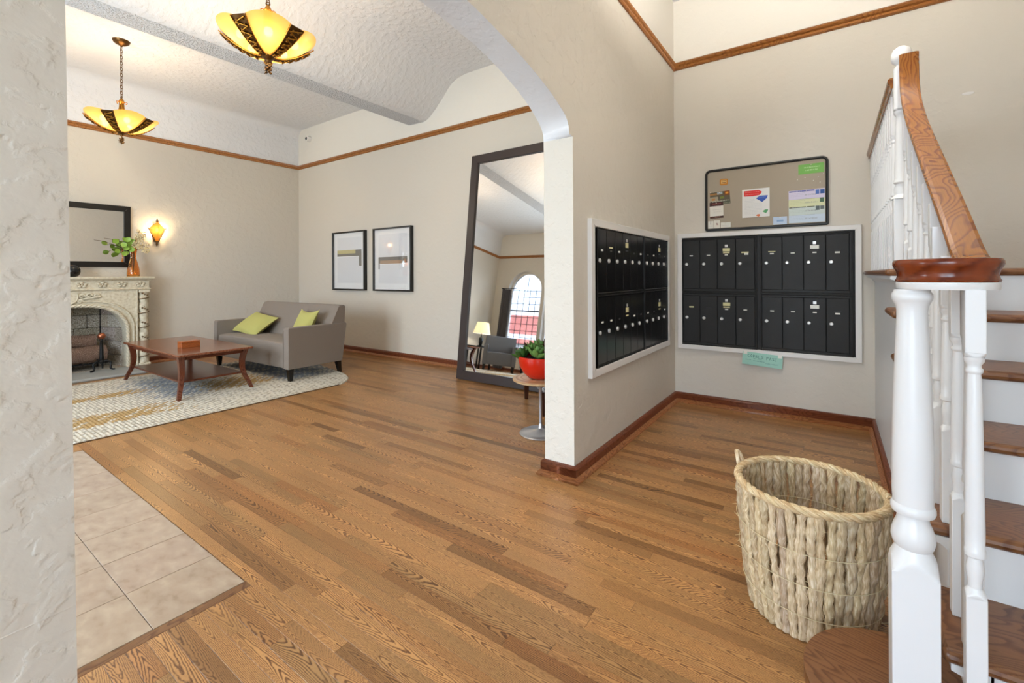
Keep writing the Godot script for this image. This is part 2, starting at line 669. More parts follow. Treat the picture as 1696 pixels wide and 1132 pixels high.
# long oak grain for rails, treads and furniture: u along the grain
func grain_picture(w: int, h: int) -> ImageTexture:
	var nz := FastNoiseLite.new()
	nz.seed = 5
	nz.frequency = 1.0
	nz.fractal_octaves = 3
	var data := PackedByteArray()
	data.resize(w * h * 3)
	for y in h:
		var v := float(y) / h
		for x in w:
			var a := TAU * x / w
			var u := float(x) / w
			var wob := nz.get_noise_2d(cos(a) * 0.9 + 7.0, v * 2.0 + sin(a) * 0.9)
			var t := (v * 9.0 + wob * 3.2) * 2.0
			t -= floorf(t)
			var line := smoothstep(0.45, 0.95, t) * (1.0 - smoothstep(0.95, 1.0, t))
			var fine := nz.get_noise_2d(u * 18.0, v * 190.0)
			var g := 1.1 - 0.26 * line + 0.1 * fine
			var warm := 1.0 - 0.12 * line
			var o := (y * w + x) * 3
			data[o] = int(clampf(g * 0.86, 0, 1) * 255)
			data[o + 1] = int(clampf(g * 0.86 * warm, 0, 1) * 255)
			data[o + 2] = int(clampf(g * 0.86 * warm * warm, 0, 1) * 255)
	return ImageTexture.create_from_image(Image.create_from_data(w, h, false, Image.FORMAT_RGB8, data))


# sixteen floor boards of plain-sawn oak, one below the other
func plank_atlas() -> ImageTexture:
	var w := 1280
	var rows := 44
	var strips := 16
	var h := rows * strips
	var nz := FastNoiseLite.new()
	nz.seed = 21
	nz.frequency = 1.0
	nz.fractal_octaves = 2
	var data := PackedByteArray()
	data.resize(w * h * 3)
	var r := RandomNumberGenerator.new()
	r.seed = 99
	for s in strips:
		var cathedral := s % 4 != 3
		var v0 := r.randf_range(-0.5, 0.5)
		var spacing := r.randf_range(0.035, 0.1)
		var arcs := r.randf_range(3.0, 6.5)
		var way := 1.0 if r.randf() > 0.5 else -1.0
		var fine := r.randf_range(0.0032, 0.006)
		var rough := r.randf_range(0.15, 0.5)
		for y in rows:
			var vv := (float(y) / rows - 0.5) * 0.057
			for x in w:
				var u := 1.4 * x / w
				var wob := nz.get_noise_2d(u * 1.7, s * 9.0 + vv * 8.0)
				var jag := nz.get_noise_2d(u * 26.0, s * 31.0 + vv * 55.0)
				var q := vv / 0.0285 - v0 + wob * 0.5
				var t := 0.0
				if cathedral:
					t = way * u / spacing + arcs * pow(absf(q), 1.5) + wob * 2.2 + jag * rough
				else:
					t = vv / fine + wob * 2.0 + u * way * 1.5 + jag * 0.35
				t -= floorf(t)
				var line := smoothstep(0.42, 0.8, t) * (1.0 - smoothstep(0.86, 1.0, t))
				var pore := nz.get_noise_2d(u * 34.0, s * 17.0 + vv * 1300.0)
				line = clampf(line * (0.8 + 0.5 * pore + 0.5 * wob) + maxf(0.0, pore - 0.26) * 0.45, 0.0, 1.0)
				var tone := 1.0 + 0.12 * wob + 0.08 * pore
				var o := ((s * rows + y) * w + x) * 3
				data[o] = int(clampf(lerpf(0.725, 0.36, line) * tone, 0, 1) * 255)
				data[o + 1] = int(clampf(lerpf(0.54, 0.22, line) * tone, 0, 1) * 255)
				data[o + 2] = int(clampf(lerpf(0.34, 0.12, line) * tone, 0, 1) * 255)
	return ImageTexture.create_from_image(Image.create_from_data(w, h, false, Image.FORMAT_RGB8, data))


# ---- the setting ------------------------------------------------------------------------
# front and back faces of a wall, with openings; op: front / back [Vector2(along, top)], sill, lean
func wall_with(w: MB, soffit: MB, o: Vector3, u: Vector3, nrm: Vector3, thick: float, length: float, y1: float, ops: Array) -> void:
	for side in 2:
		var key: String = ["front", "back"][side]
		var base := o - nrm * thick * side
		var out := nrm if side == 0 else -nrm
		var at := func(a: float, y: float) -> Vector3: return base + u * a + Vector3.UP * y
		var from := 0.0
		var from_low := 0.0
		for op in ops:
			var pr: Array = op[key]
			var lean: float = op.get("lean", 0.0)
			var first: Vector2 = pr[0]
			w.face([at.call(from_low, 0.0), at.call(first.x + lean, 0.0), at.call(first.x, first.y), at.call(first.x, y1), at.call(from, y1)], out)
			for k in pr.size() - 1:
				var p: Vector2 = pr[k]
				var q: Vector2 = pr[k + 1]
				if q.x - p.x < 1e-5:
					continue
				w.face([at.call(p.x, p.y), at.call(q.x, q.y), at.call(q.x, y1), at.call(p.x, y1)], out)
				if op.sill > 0.0:
					w.face([at.call(p.x, 0.0), at.call(q.x, 0.0), at.call(q.x, op.sill), at.call(p.x, op.sill)], out)
			from = pr[-1].x
			from_low = from
		w.face([at.call(from_low, 0.0), at.call(length, 0.0), at.call(length, y1), at.call(from, y1)], out)
	var deep := -nrm * thick
	w.face([o + Vector3.UP * y1, o + u * length + Vector3.UP * y1, o + u * length + deep + Vector3.UP * y1, o + deep + Vector3.UP * y1], Vector3.UP)
	w.face([o, o + Vector3.UP * y1, o + deep + Vector3.UP * y1, o + deep], -u)
	w.face([o + u * length, o + u * length + Vector3.UP * y1, o + u * length + deep + Vector3.UP * y1, o + u * length + deep], u)
	for op in ops:
		var f := PackedVector3Array()
		var b := PackedVector3Array()
		for k in op.front.size():
			f.append(o + u * op.front[k].x + Vector3.UP * op.front[k].y)
			b.append(o + u * op.back[k].x + Vector3.UP * op.back[k].y + deep)
		soffit.grid([f, b], false, false, u.cross(deep).y > 0.0)
		var lean: float = op.get("lean", 0.0)
		var s := Vector3.UP * float(op.sill)
		for e in [0, -1]:
			var fl: Vector3 = o + u * (op.front[e].x + (lean if e == 0 else 0.0)) + s
			var bl: Vector3 = o + u * (op.back[e].x + (lean if e == 0 else 0.0)) + s + deep
			w.face([fl, f[e], b[e], bl], u if e == 0 else -u)
		if op.sill > 0.0:
			w.face([o + u * op.front[0].x + s, o + u * op.front[-1].x + s, o + u * op.back[-1].x + s + deep, o + u * op.back[0].x + s + deep], Vector3.UP)


# a horizontal moulding along a polyline with mitred corners; profile x points to the left of travel
func poly_run(pts: Array, prof: Array, smooth := false) -> ArrayMesh:
	var frames := []
	for k in pts.size():
		var din: Vector3 = (pts[k] - pts[maxi(k - 1, 0)]).normalized() if k > 0 else (pts[1] - pts[0]).normalized()
		var dout: Vector3 = (pts[k + 1] - pts[k]).normalized() if k < pts.size() - 1 else din
		var n1 := Vector3.UP.cross(din)
		var n2 := Vector3.UP.cross(dout)
		frames.append([pts[k], (n1 + n2) / (1.0 + n1.dot(n2)), Vector3.UP])
	return MB.new().sweep(frames, prof, smooth).done()


func arc_top(center: float, half: float, spring: float, n := 20) -> Array:
	var r := []
	for k in n + 1:
		var a := PI - PI * k / n
		r.append(Vector2(center + cos(a) * half, spring + sin(a) * half))
	return r


func build_shell() -> void:
	# ceiling
	struct("ceiling", bx(Vector3((XA + XR) / 2, TOP + 0.1, (ZB + ZE) / 2), Vector3(XR - XA + 0.5, 0.2, ZE - ZB + 0.8)), mats.ceiling)
	var beam := struct_root("ceiling_beam")
	var z0 := ZB
	var z1 := ZE
	var strip := func(poly: Array) -> ArrayMesh:
		var rows := []
		for k in 24:
			var row := PackedVector3Array()
			for q in poly:
				row.append(Vector3(q.x, q.y, lerpf(z0, z1, k / 23.0)))
			rows.append(row)
		return MB.new().grid(rows, false, false, true).done()
	put("beam_underside", strip.call([Vector2(-5.1, 3.476), Vector2(-5.0, 3.47), Vector2(-4.9, 3.466), Vector2(-4.79, 3.465)]), mats.stipple, beam)
	put("beam_cove", strip.call(smooth_path([Vector2(-4.79, 3.465), Vector2(-4.7, 3.492), Vector2(-4.577, 3.58), Vector2(-4.424, 3.715), Vector2(-4.252, 3.875), Vector2(-4.05, 3.945), Vector2(-3.8, 3.951)], 3)), mats.ceiling, beam)
	put("beam_face", strip.call([Vector2(-5.1, 3.951), Vector2(-5.1, 3.476)]), mats.ceiling, beam)

	# wall with pictures, mirror and front mailboxes
	var north := struct_root("wall_north")
	put("plaster", bx(Vector3((XA + XR) / 2, 1.645, ZB - 0.1), Vector3(XR - XA + 0.6, 3.29, 0.2)), mats.wall_smooth, north)
	put("frieze", bx(Vector3((XA + XR) / 2, 3.62, ZB - 0.1), Vector3(XR - XA + 0.6, 0.66, 0.2)), mats.frieze, north)
	put("plaster_patch", MB.new().ball(Vector3(0.81, 2.555, ZB), Vector3(0.035, 0.011, 0.0015), 12, 8).done(), mats.white_trim, north)
	# fireplace wall, open behind the firebox
	var west := struct_root("wall_west")
	var w := MB.new()
	var so := MB.new()
	var fb := [Vector2(ZE + 0.85, 0.95), Vector2(ZE + 2.07, 0.95)]
	wall_with(w, so, Vector3(XA, 0, ZE), Vector3(0, 0, -1), Vector3(1, 0, 0), 0.2, ZE - ZB, 3.29, [{"front": fb, "back": fb, "sill": 0.0}])
	put("plaster", w.done(), mats.wall, west)
	put("frieze", bx(Vector3(XA - 0.1, 3.62, (ZB + ZE) / 2), Vector3(0.2, 0.66, ZE - ZB)), mats.ceiling, west)
	# rounded meeting of that wall and the ceiling
	var cove := []
	for k in 2:
		var row := PackedVector3Array()
		for j in 9:
			var a := PI / 2 * j / 8.0
			row.append(Vector3(XA + 0.16 * (1.0 - cos(a)), TOP - 0.16 * (1.0 - sin(a)), [ZB, ZE][k]))
		cove.append(row)
	put("cove", MB.new().grid(cove).done(), mats.ceiling, west)
	# dividing wall with the arch
	var div := struct_root("wall_divider")
	w = MB.new()
	so = MB.new()
	var half_f := [Vector2(-1.3375, 2.44), Vector2(-1.486, 2.431), Vector2(-1.642, 2.407), Vector2(-1.81, 2.374), Vector2(-1.973, 2.335), Vector2(-2.156, 2.279), Vector2(-2.291, 2.223), Vector2(-2.362, 2.182), Vector2(-2.396, 2.135), Vector2(-2.403, 2.09), Vector2(-2.447, 2.088)]
	var half_b := [Vector2(-1.3375, 2.466), Vector2(-1.486, 2.457), Vector2(-1.62, 2.443), Vector2(-1.837, 2.412), Vector2(-2.05, 2.355), Vector2(-2.232, 2.287), Vector2(-2.366, 2.211), Vector2(-2.42, 2.165), Vector2(-2.441, 2.13), Vector2(-2.446, 2.10), Vector2(-2.447, 2.088)]
	var op := {"front": [], "back": [], "sill": 0.0, "lean": 0.02}
	for pair in [["front", half_f], ["back", half_b]]:
		var far: Array = smooth_path(pair[1].slice(0, 9), 3) + pair[1].slice(9)
		var all := []
		for k in range(far.size() - 1, 0, -1):
			all.append(Vector2(ZE + 2.675 + far[k].x, far[k].y))
		for q in far:
			all.append(Vector2(ZE - q.x, q.y))
		op[pair[0]] = all
	wall_with(w, so, Vector3(XC, 0, ZE), Vector3(0, 0, -1), Vector3(1, 0, 0), XC - XCB, ZE - ZB, 3.29, [op])
	put("plaster", w.done(), mats.wall, div)
	put("arch_soffit", so.done(), mats.stipple_soft, div)
	put("plaster_seam", MB.new().tube([Vector3(XC - 0.0023, 0.575, -0.242), Vector3(XC - 0.0021, 0.572, -0.1), Vector3(XC - 0.0023, 0.578, 0.0), Vector3(XC - 0.0021, 0.574, 0.3)], 0.003, 6).done(), mats.wall, div)
	put("frieze", bx(Vector3((XC + XCB) / 2, 3.62, (ZB + ZE) / 2), Vector3(XC - XCB, 0.66, ZE - ZB)), mats.frieze, div)
	# wall beyond the stairs
	var east := struct_root("wall_east")
	put("plaster", bx(Vector3(XR + 0.1, 1.645, (ZB + ZE) / 2), Vector3(0.2, 3.29, ZE - ZB)), mats.wall, east)
	put("frieze", bx(Vector3(XR + 0.1, 3.62, (ZB + ZE) / 2), Vector3(0.2, 0.66, ZE - ZB)), mats.frieze, east)
	# window wall
	var south := struct_root("wall_south")
	w = MB.new()
	so = MB.new()
	var ops := []
	for c in [-7.07, -5.85, -4.63]:
		var prof := arc_top(c - XA + 0.3, 0.555, 2.28)
		ops.append({"front": prof, "back": prof, "sill": 0.64})
	var door := [Vector2(-3.6 - XA + 0.3, 2.25), Vector2(-2.5 - XA + 0.3, 2.25)]
	ops.append({"front": door, "back": door, "sill": 0.0})
	var doors := [Vector2(-1.15 - XA + 0.3, 2.85), Vector2(0.85 - XA + 0.3, 2.85)]
	ops.append({"front": doors, "back": doors, "sill": 0.0})
	wall_with(w, so, Vector3(XA - 0.3, 0, ZE), Vector3(1, 0, 0), Vector3(0, 0, -1), 0.25, XR - XA + 0.6, 3.29, ops)
	put("plaster", w.done(), mats.wall, south)
	put("window_head", so.done(), mats.wall, south)
	put("frieze", bx(Vector3((XA + XR) / 2, 3.62, ZE + 0.125), Vector3(XR - XA + 0.6, 0.66, 0.25)), mats.frieze, south)

	# picture rails
	var rail := [Vector2(0, 0), Vector2(0.012, 0.0), Vector2(0.018, 0.012), Vector2(0.016, 0.03), Vector2(0.026, 0.042), Vector2(0.03, 0.058), Vector2(0.024, 0.07), Vector2(0.0, 0.072)]
	var y := 3.226
	struct("trim_1", poly_run([Vector3(XCB, y, ZE), Vector3(XCB, y, ZB), Vector3(XA, y, ZB), Vector3(XA, y, ZE), Vector3(XCB, y, ZE)], rail), mats.oak_trim)
	y = 3.262
	struct("trim_2", poly_run([Vector3(XR, y, ZE), Vector3(XR, y, ZB), Vector3(XC, y, ZB), Vector3(XC, y, ZE), Vector3(XR, y, ZE)], rail), mats.oak_trim)
	# baseboards with their shoe moulding
	var board := [Vector2(0, 0.028), Vector2(0.021, 0.028), Vector2(0.021, 0.078), Vector2(0.016, 0.09), Vector2(0.006, 0.096), Vector2(0.0, 0.096)]
	var shoe := [Vector2(0.0, 0.0), Vector2(0.042, 0.0), Vector2(0.041, 0.012), Vector2(0.034, 0.024), Vector2(0.022, 0.034), Vector2(0.0, 0.034)]
	var runs := {
		"baseboard_divider": [Vector3(XCB, 0, ZB), Vector3(XCB, 0, -2.447), Vector3(XC, 0, -2.447), Vector3(XC, 0, ZB), Vector3(0.275, 0, ZB), Vector3(0.275, 0, -1.76)],
		"baseboard_north": [Vector3(XA, 0, ZB), Vector3(XCB, 0, ZB)],
		"baseboard_west": [Vector3(XA, 0, -2.28), Vector3(XA, 0, ZB)],
		"baseboard_south": [Vector3(-3.6, 0, ZE), Vector3(XA, 0, ZE), Vector3(XA, 0, -0.64)],
		"baseboard_pilaster": [Vector3(XC, 0, ZE), Vector3(XC, 0, -0.225), Vector3(XCB, 0, -0.225), Vector3(XCB, 0, ZE)],
	}
	for k in runs:
		var b := struct_root(k)
		var pts: Array = runs[k]
		pts.reverse()
		put("board", poly_run(pts, board), mats.oak_base, b)
		put("shoe_moulding", poly_run(pts, shoe), mats.oak_shoe, b)

	# windows of the living room, seen in the leaning mirror
	var n := 0
	for c in [-7.07, -5.85, -4.63]:
		n += 1
		arched_window("window_%d" % n, c)
	glazed_door("door_1", -3.05, 1.1, 2.25, 1)
	glazed_door("door_2", -0.15, 2.0, 2.85, 2)  # added, unseen: glazed doors that let light into the hall
	# what the windows look out on
	var gr := struct("ground", bx(Vector3(-3, -0.6, 14), Vector3(60, 0.3, 26)), mats.ground)
	gr.set_meta("kind", "structure")
	var house := thing("neighbouring_house", "white sided house with a red tiled roof seen through the arched windows in the mirror", "house", Vector3(-12, -0.45, 13.5))
	put("wall", bx(Vector3(0, 1.2, 4), Vector3(22, 2.4, 6)), mats.white_siding, house)
	put("upper_wall", bx(Vector3(0, 4.6, 6.3), Vector3(22, 4.4, 3)), mats.white_siding, house)
	var rf := MB.new()
	for k in 16:
		var t := k / 16.0
		var a := Vector3(0, 1.9 + 2.2 * t, 0.6 + 4.4 * t)
		rf.at(xf(a, Vector3(-0.46, 0, 0))).box(Vector3.ZERO, Vector3(22, 0.05, 0.36), 0.02)
	put("roof", rf.done(), mats.roof_tile, house).set_meta("kind", "stuff")


func arched_window(called: String, c: float) -> void:
	var o := struct_root(called)
	o.position = Vector3(c, 0, ZE + 0.17)
	var half := 0.555
	var outline := [Vector2(-half, 0.64)]
	outline.append_array(arc_top(0.0, half, 2.28, 24))
	outline.append(Vector2(half, 0.64))
	var frames := []
	for k in outline.size():
		var din: Vector2 = (outline[k] - outline[maxi(k - 1, 0)]).normalized() if k > 0 else Vector2.DOWN
		var dout: Vector2 = (outline[mini(k + 1, outline.size() - 1)] - outline[k]).normalized() if k < outline.size() - 1 else din
		var n1 := Vector2(din.y, -din.x)
		var n2 := Vector2(dout.y, -dout.x)
		var nn := (n1 + n2) / (1.0 + n1.dot(n2))
		frames.append([Vector3(outline[k].x, outline[k].y, 0), Vector3(nn.x, nn.y, 0), Vector3(0, 0, 1)])
	put("frame", MB.new().sweep(frames, [Vector2(0, -0.03), Vector2(0.06, -0.03), Vector2(0.06, 0.03), Vector2(0, 0.03)]).done(), mats.white_trim, o)
	put("sill", bx(Vector3(0, 0.66, -0.06), Vector3(1.11, 0.04, 0.22), 0.006), mats.white_trim, o)
	put("transom", bx(Vector3(0, 1.72, 0), Vector3(1.0, 0.035, 0.03)), mats.iron, o)
	var bars := MB.new()
	for k in 4:
		var x := -0.297 + 0.198 * k
		bars.box(Vector3(x, 1.5, 0), Vector3(0.012, 1.66, 0.012))
	for k in 9:
		bars.box(Vector3(0, 0.78 + k * 0.19, 0), Vector3(1.0, 0.012, 0.012))
	for s in [-1.0, 1.0]:
		var pts := []
		for k in 9:
			var a := 0.05 + 1.15 * k / 8.0
			pts.append(Vector3(s * (0.495 - 0.52 * (1.0 - cos(a))), 2.28 + 0.5 * sin(a), 0))
		bars.tube(pts, 0.007, 5)
	bars.box(Vector3(0, 2.5, 0), Vector3(0.012, 0.5, 0.012))
	put("leaded_bars", bars.done(), mats.iron, o)
	var poly := []
	for q in outline:
		poly.append(q * 1.0)
	put("pane", MB.new().slab(poly, 0.012, 0.016).done(), mats.pane, o)


func glazed_door(called: String, c: float, width: float, height: float, leaves: int) -> void:
	var o := struct_root(called)
	o.position = Vector3(c, 0, ZE + 0.15)
	var lw := width / leaves
	for k in leaves:
		var x := -width / 2 + lw * (k + 0.5)
		var fr := MB.new()
		fr.box(Vector3(x - lw / 2 + 0.06, height / 2, 0), Vector3(0.12, height - 0.01, 0.045), 0.004)
		fr.box(Vector3(x + lw / 2 - 0.06, height / 2, 0), Vector3(0.12, height - 0.01, 0.045), 0.004)
		fr.box(Vector3(x, height - 0.07, 0), Vector3(lw - 0.24, 0.13, 0.045), 0.004)
		fr.box(Vector3(x, 0.13, 0), Vector3(lw - 0.24, 0.24, 0.045), 0.004)
		put("leaf_frame", fr.done(), mats.oak_trim, o)
		put("pane", bx(Vector3(x, height / 2 + 0.05, 0), Vector3(lw - 0.22, height - 0.3, 0.008)), mats.pane, o)
		put("handle", MB.new().tube([Vector3(x + lw / 2 - 0.06, 1.0, -0.03), Vector3(x + lw / 2 - 0.06, 1.0, -0.07), Vector3(x + lw / 2 - 0.16, 1.0, -0.07)], 0.009, 8).done(), mats.brass, o)


func board_mesh(x0: float, x1: float, za: float, zb: float, strip: int, u0: float, tone: Color, lift: float, b: MB = null) -> MB:
	var m := b if b else MB.new()
	m.col = tone
	var g := 0.0004
	x0 += g
	x1 -= g
	za += g
	zb -= g
	var v0 := (strip + 0.04) / 16.0
	var v1 := (strip + 0.96) / 16.0
	var ua := u0
	var ub := u0 + (x1 - x0) / 1.4
	var c := 0.0005
	var y := lift
	var yl := -0.016
	# top with eased edges, then the sides
	var t := [Vector3(x0 + c, y, za + c), Vector3(x1 - c, y, za + c), Vector3(x1 - c, y, zb - c), Vector3(x0 + c, y, zb - c)]
	var e := [Vector3(x0, y - c, za), Vector3(x1, y - c, za), Vector3(x1, y - c, zb), Vector3(x0, y - c, zb)]
	var l := [Vector3(x0, yl, za), Vector3(x1, yl, za), Vector3(x1, yl, zb), Vector3(x0, yl, zb)]
	var uu := [Vector2(ua, v0), Vector2(ub, v0), Vector2(ub, v1), Vector2(ua, v1)]
	m.face(t, Vector3.UP, uu)
	for k in 4:
		var j := (k + 1) % 4
		var out: Vector3 = (e[k] + e[j]) * 0.5 - Vector3((x0 + x1) / 2, y, (za + zb) / 2)
		m.face([t[k], t[j], e[j], e[k]], Vector3(out.x * 0.001, 1, out.z * 0.001), [uu[k], uu[j], uu[j], uu[k]])
		m.face([e[k], e[j], l[j], l[k]], Vector3(signf(out.x) * float(k % 2), 0, signf(out.z) * float(1 - k % 2)), [uu[k], uu[j], uu[j], uu[k]])
	return m


func plank_tone() -> Color:
	var t := rng.randf()
	var b := 0.76 + 0.46 * rng.randf()
	var r := rng.randf_range(-0.06, 0.06)
	if t < 0.2:
		b *= 0.66
		r += 0.1
	return Color(b * (1.0 + r * 0.5), b * (1.0 - r * 0.4), b * (1.0 - r))


func build_floor() -> void:
	var fl := struct_root("floor")
	put("subfloor", bx(Vector3((XA + XR) / 2, -0.118, (ZB + ZE) / 2), Vector3(XR - XA + 0.6, 0.2, ZE - ZB + 0.5)), mats.subfloor, fl)
	var wide := 0.0572
	var z_tile := -0.885
	var x_strip := -1.925
	var x_tile := -4.44
	var all := []
	var z := ZB
	while z < ZE - 0.001:
		var zb := minf(z + wide, ZE)
		var spans := [[XA, XR]]
		if zb > z_tile + 0.001:
			if z < z_tile - 0.001:
				zb = z_tile
			else:
				spans = [[XA, x_tile], [x_strip, XR]]
		for sp in spans:
			var x: float = sp[0]
			var first := true
			while x < sp[1] - 0.001:
				var len := rng.randf_range(0.32, 1.25)
				if first:
					len *= rng.randf_range(0.3, 1.0)
					first = false
				var x1 := minf(x + len, sp[1])
				if sp[1] - x1 < 0.12:
					x1 = sp[1]
				all.append([x, x1, z, zb])
				x = x1
		z = zb
	# boards along the edges of the tiled entry
	all.append([x_strip - 0.045, x_strip, z_tile, ZE])
	# how large each board shows: inside the frame and near the camera
	var view := Vector3(-sin(deg_to_rad(35.24)), 0, -cos(deg_to_rad(35.24)))
	var side := Vector3(cos(deg_to_rad(35.24)), 0, -sin(deg_to_rad(35.24)))
	for p in all:
		var best := 0.0
		for k in 5:
			var q := Vector3(lerpf(p[0], p[1], k / 4.0), -1.25, (p[2] + p[3]) / 2)
			var d := q.dot(view)
			if d > 0.3:
				var px := 848.0 + q.dot(side) / d * 750.7
				var py := 456.0 + 1.25 / d * 750.7
				if px > 120.0 and px < 1640.0 and py < 1132.0:
					best += 1.0 / (d * d) * (p[1] - p[0])
		p.append(best)
	var order := range(all.size())
	order.sort_custom(func(a, b): return all[a][4] > all[b][4])
	var rest := MB.new()
	for k in all.size():
		var p: Array = all[order[k]]
		var strip := rng.randi() % 16
		var u0 := rng.randf_range(0.0, 0.5)
		var tone := plank_tone()
		var lift := rng.randf_range(-0.0004, 0.0002)
		if p[1] - p[0] < 0.05:      # the border strip runs the other way
			put("border_strip", bx(Vector3((p[0] + p[1]) / 2, -0.008, (p[2] + p[3]) / 2), Vector3(p[1] - p[0] - 0.002, 0.0165, p[3] - p[2] - 0.002), 0.001), mats.oak_strip, fl)
		elif k < 298 and p[4] > 0.0:
			put("plank", board_mesh(p[0], p[1], p[2], p[3], strip, u0, tone, lift).done(), mats.plank, fl)
		else:
			board_mesh(p[0], p[1], p[2], p[3], strip, u0, tone, lift, rest)
	put("planking", rest.done(), mats.plank, fl).set_meta("kind", "stuff")
	# stone tiles inside the entry door
	put("grout", bx(Vector3((x_tile + x_strip - 0.045) / 2, -0.0145, (z_tile + ZE) / 2), Vector3(x_strip - 0.045 - x_tile, 0.02, ZE - z_tile)), mats.grout, fl)
	var s := 0.3075
	for r in range(10):
		for c in range(9):
			var xa := x_strip - 0.047 - s * c
			var za := z_tile + 0.002 + s * r
			if xa - s < x_tile - 0.12 or za > ZE:
				continue
			var m := MB.new()
			var b := rng.randf_range(0.94, 1.05)
			m.col = Color(b, b * rng.randf_range(0.985, 1.0), b * rng.randf_range(0.96, 1.0))
			m.uvo = Vector2(rng.randf() * 3.0, rng.randf() * 3.0)
			var wx := minf(s, xa - x_tile)
			var wz := minf(s, ZE - za)
			m.box(Vector3(xa - wx / 2, -0.0085 + rng.randf_range(-0.0003, 0.0003), za + wz / 2), Vector3(wx - 0.0022, 0.016, wz - 0.0022), 0.0012)
			put("tile", m.done(), mats.travertine, fl)


# ---- staircase ----------------------------------------------------------------------------
const RISE := 0.1815
const RUN := 0.265

func nose_z(k: int) -> float:
	return -1.72 - RUN * (k - 3)


# tread seen in profile across its front edge: y up, z towards the room
func nosed_tread(x0: float, x1: float, z_front: float, z_back: float, top: float, thick := 0.032) -> ArrayMesh:
	var m := MB.new()
	var r := thick / 2
	var prof := []
	for k in 7:
		var a := -PI / 2 + PI * k / 6
		prof.append(Vector2(z_front - r + cos(a) * r, top - r + sin(a) * r))
	prof.append(Vector2(z_back, top))
	prof.append(Vector2(z_back, top - thick))
	# rounded return along the open end
	var rows := []
	for k in 7:
		var a := PI / 2 + PI * k / 6
		rows.append(Vector2(x0 + r + cos(a) * r, sin(a) * r))
	for k in prof.size():
		var p: Vector2 = prof[k]
		var q: Vector2 = prof[(k + 1) % prof.size()]
		var n0 := Vector3(0, 0, 0)
		var us := [Vector2(x0, p.x), Vector2(x1, p.x), Vector2(x1, q.x), Vector2(x0, q.x)]
		m.face([Vector3(x0 + r, p.y, p.x), Vector3(x1, p.y, p.x), Vector3(x1, q.y, q.x), Vector3(x0 + r, q.y, q.x)], Vector3(0, (p.y + q.y) / 2 - (top - r), (p.x + q.x) / 2 - (z_front - r)) if k < 6 else (Vector3.UP if k == 6 else (Vector3.FORWARD if k == 7 else Vector3.DOWN)), us)
	for k in 6:
		var a: Vector2 = rows[k]
		var b: Vector2 = rows[k + 1]
		var mid := Vector3((a.x + b.x) / 2 - x0 - r, (a.y + b.y) / 2, 0)
		m.face([Vector3(a.x, top - r + a.y, z_back), Vector3(a.x, top - r + a.y, z_front - r), Vector3(b.x, top - r + b.y, z_front - r), Vector3(b.x, top - r + b.y, z_back)], mid, [Vector2(z_back, 0.01 * k), Vector2(z_front, 0.01 * k), Vector2(z_front, 0.01 * k + 0.01), Vector2(z_back, 0.01 * k + 0.01)])
	m.ball(Vector3(x0 + r, top - r, z_front - r), Vector3.ONE * r * 0.99, 10, 6)
	return m.done()


# square post whose top is turned to a round shoulder
func shoulder(m: MB, s: float, y0: float, y1: float, r_end: float, down := false) -> void:
	var rows := []
	for k in 7:
		var q := k / 6.0
		var big := lerpf(s * 0.7072, r_end, pow(q, 0.75))
		var y := lerpf(y0, y1, q)
		var row := PackedVector3Array()
		for j in 48:
			var a := TAU * j / 48 + TAU / 96
			var sq := s * 0.5 / maxf(absf(cos(a)), absf(sin(a)))
			var rr := minf(sq, big)
			row.append(Vector3(cos(a) * rr, y, sin(a) * rr))
		rows.append(row)
	m.grid(rows, true, false, not down)


func baluster_mesh(h: float, block: float, top_block: float, s := 0.034) -> ArrayMesh:
	# square foot, turned shaft, square head
	var m := MB.new()
	var c := 0.006
	m.box(Vector3(0, block / 2 - 0.006, 0), Vector3(s, block - 0.012, s), 0.0015)
	m.box(Vector3(0, h - top_block / 2 + 0.005, 0), Vector3(s, top_block - 0.01, s), 0.0015)
	shoulder(m, s, block - 0.014, block + 0.004, s * 0.36)
	shoulder(m, s, h - top_block + 0.011, h - top_block - 0.003, s * 0.4, true)
	var b := block
	var t := h - top_block
	var r := s * 0.5
	m.lathe([Vector2(r * 0.72, b + 0.0), Vector2(r * 0.7, b + 0.01), Vector2(r * 0.72, b + 0.02), Vector2(r * 0.86, b + 0.034), Vector2(r * 0.92, b + 0.046), Vector2(r * 0.72, b + 0.066), Vector2(r * 0.7, b + 0.07),
		Vector2(r * 1.04, b + 0.074), Vector2(r * 1.08, b + 0.081), Vector2(r * 1.04, b + 0.087), Vector2(r * 0.95, b + 0.09), Vector2(r * 0.99, b + 0.12), Vector2(r * 0.92, lerpf(b, t, 0.5)), Vector2(r * 0.74, t - 0.05),
		Vector2(r * 0.66, t - 0.036), Vector2(r * 0.86, t - 0.032), Vector2(r * 0.88, t - 0.026), Vector2(r * 0.7, t - 0.022), Vector2(r * 0.7, t - 0.016), Vector2(r * 1.0, t - 0.008), Vector2(r * 1.05, t + 0.001)], 16)
	return m.done()


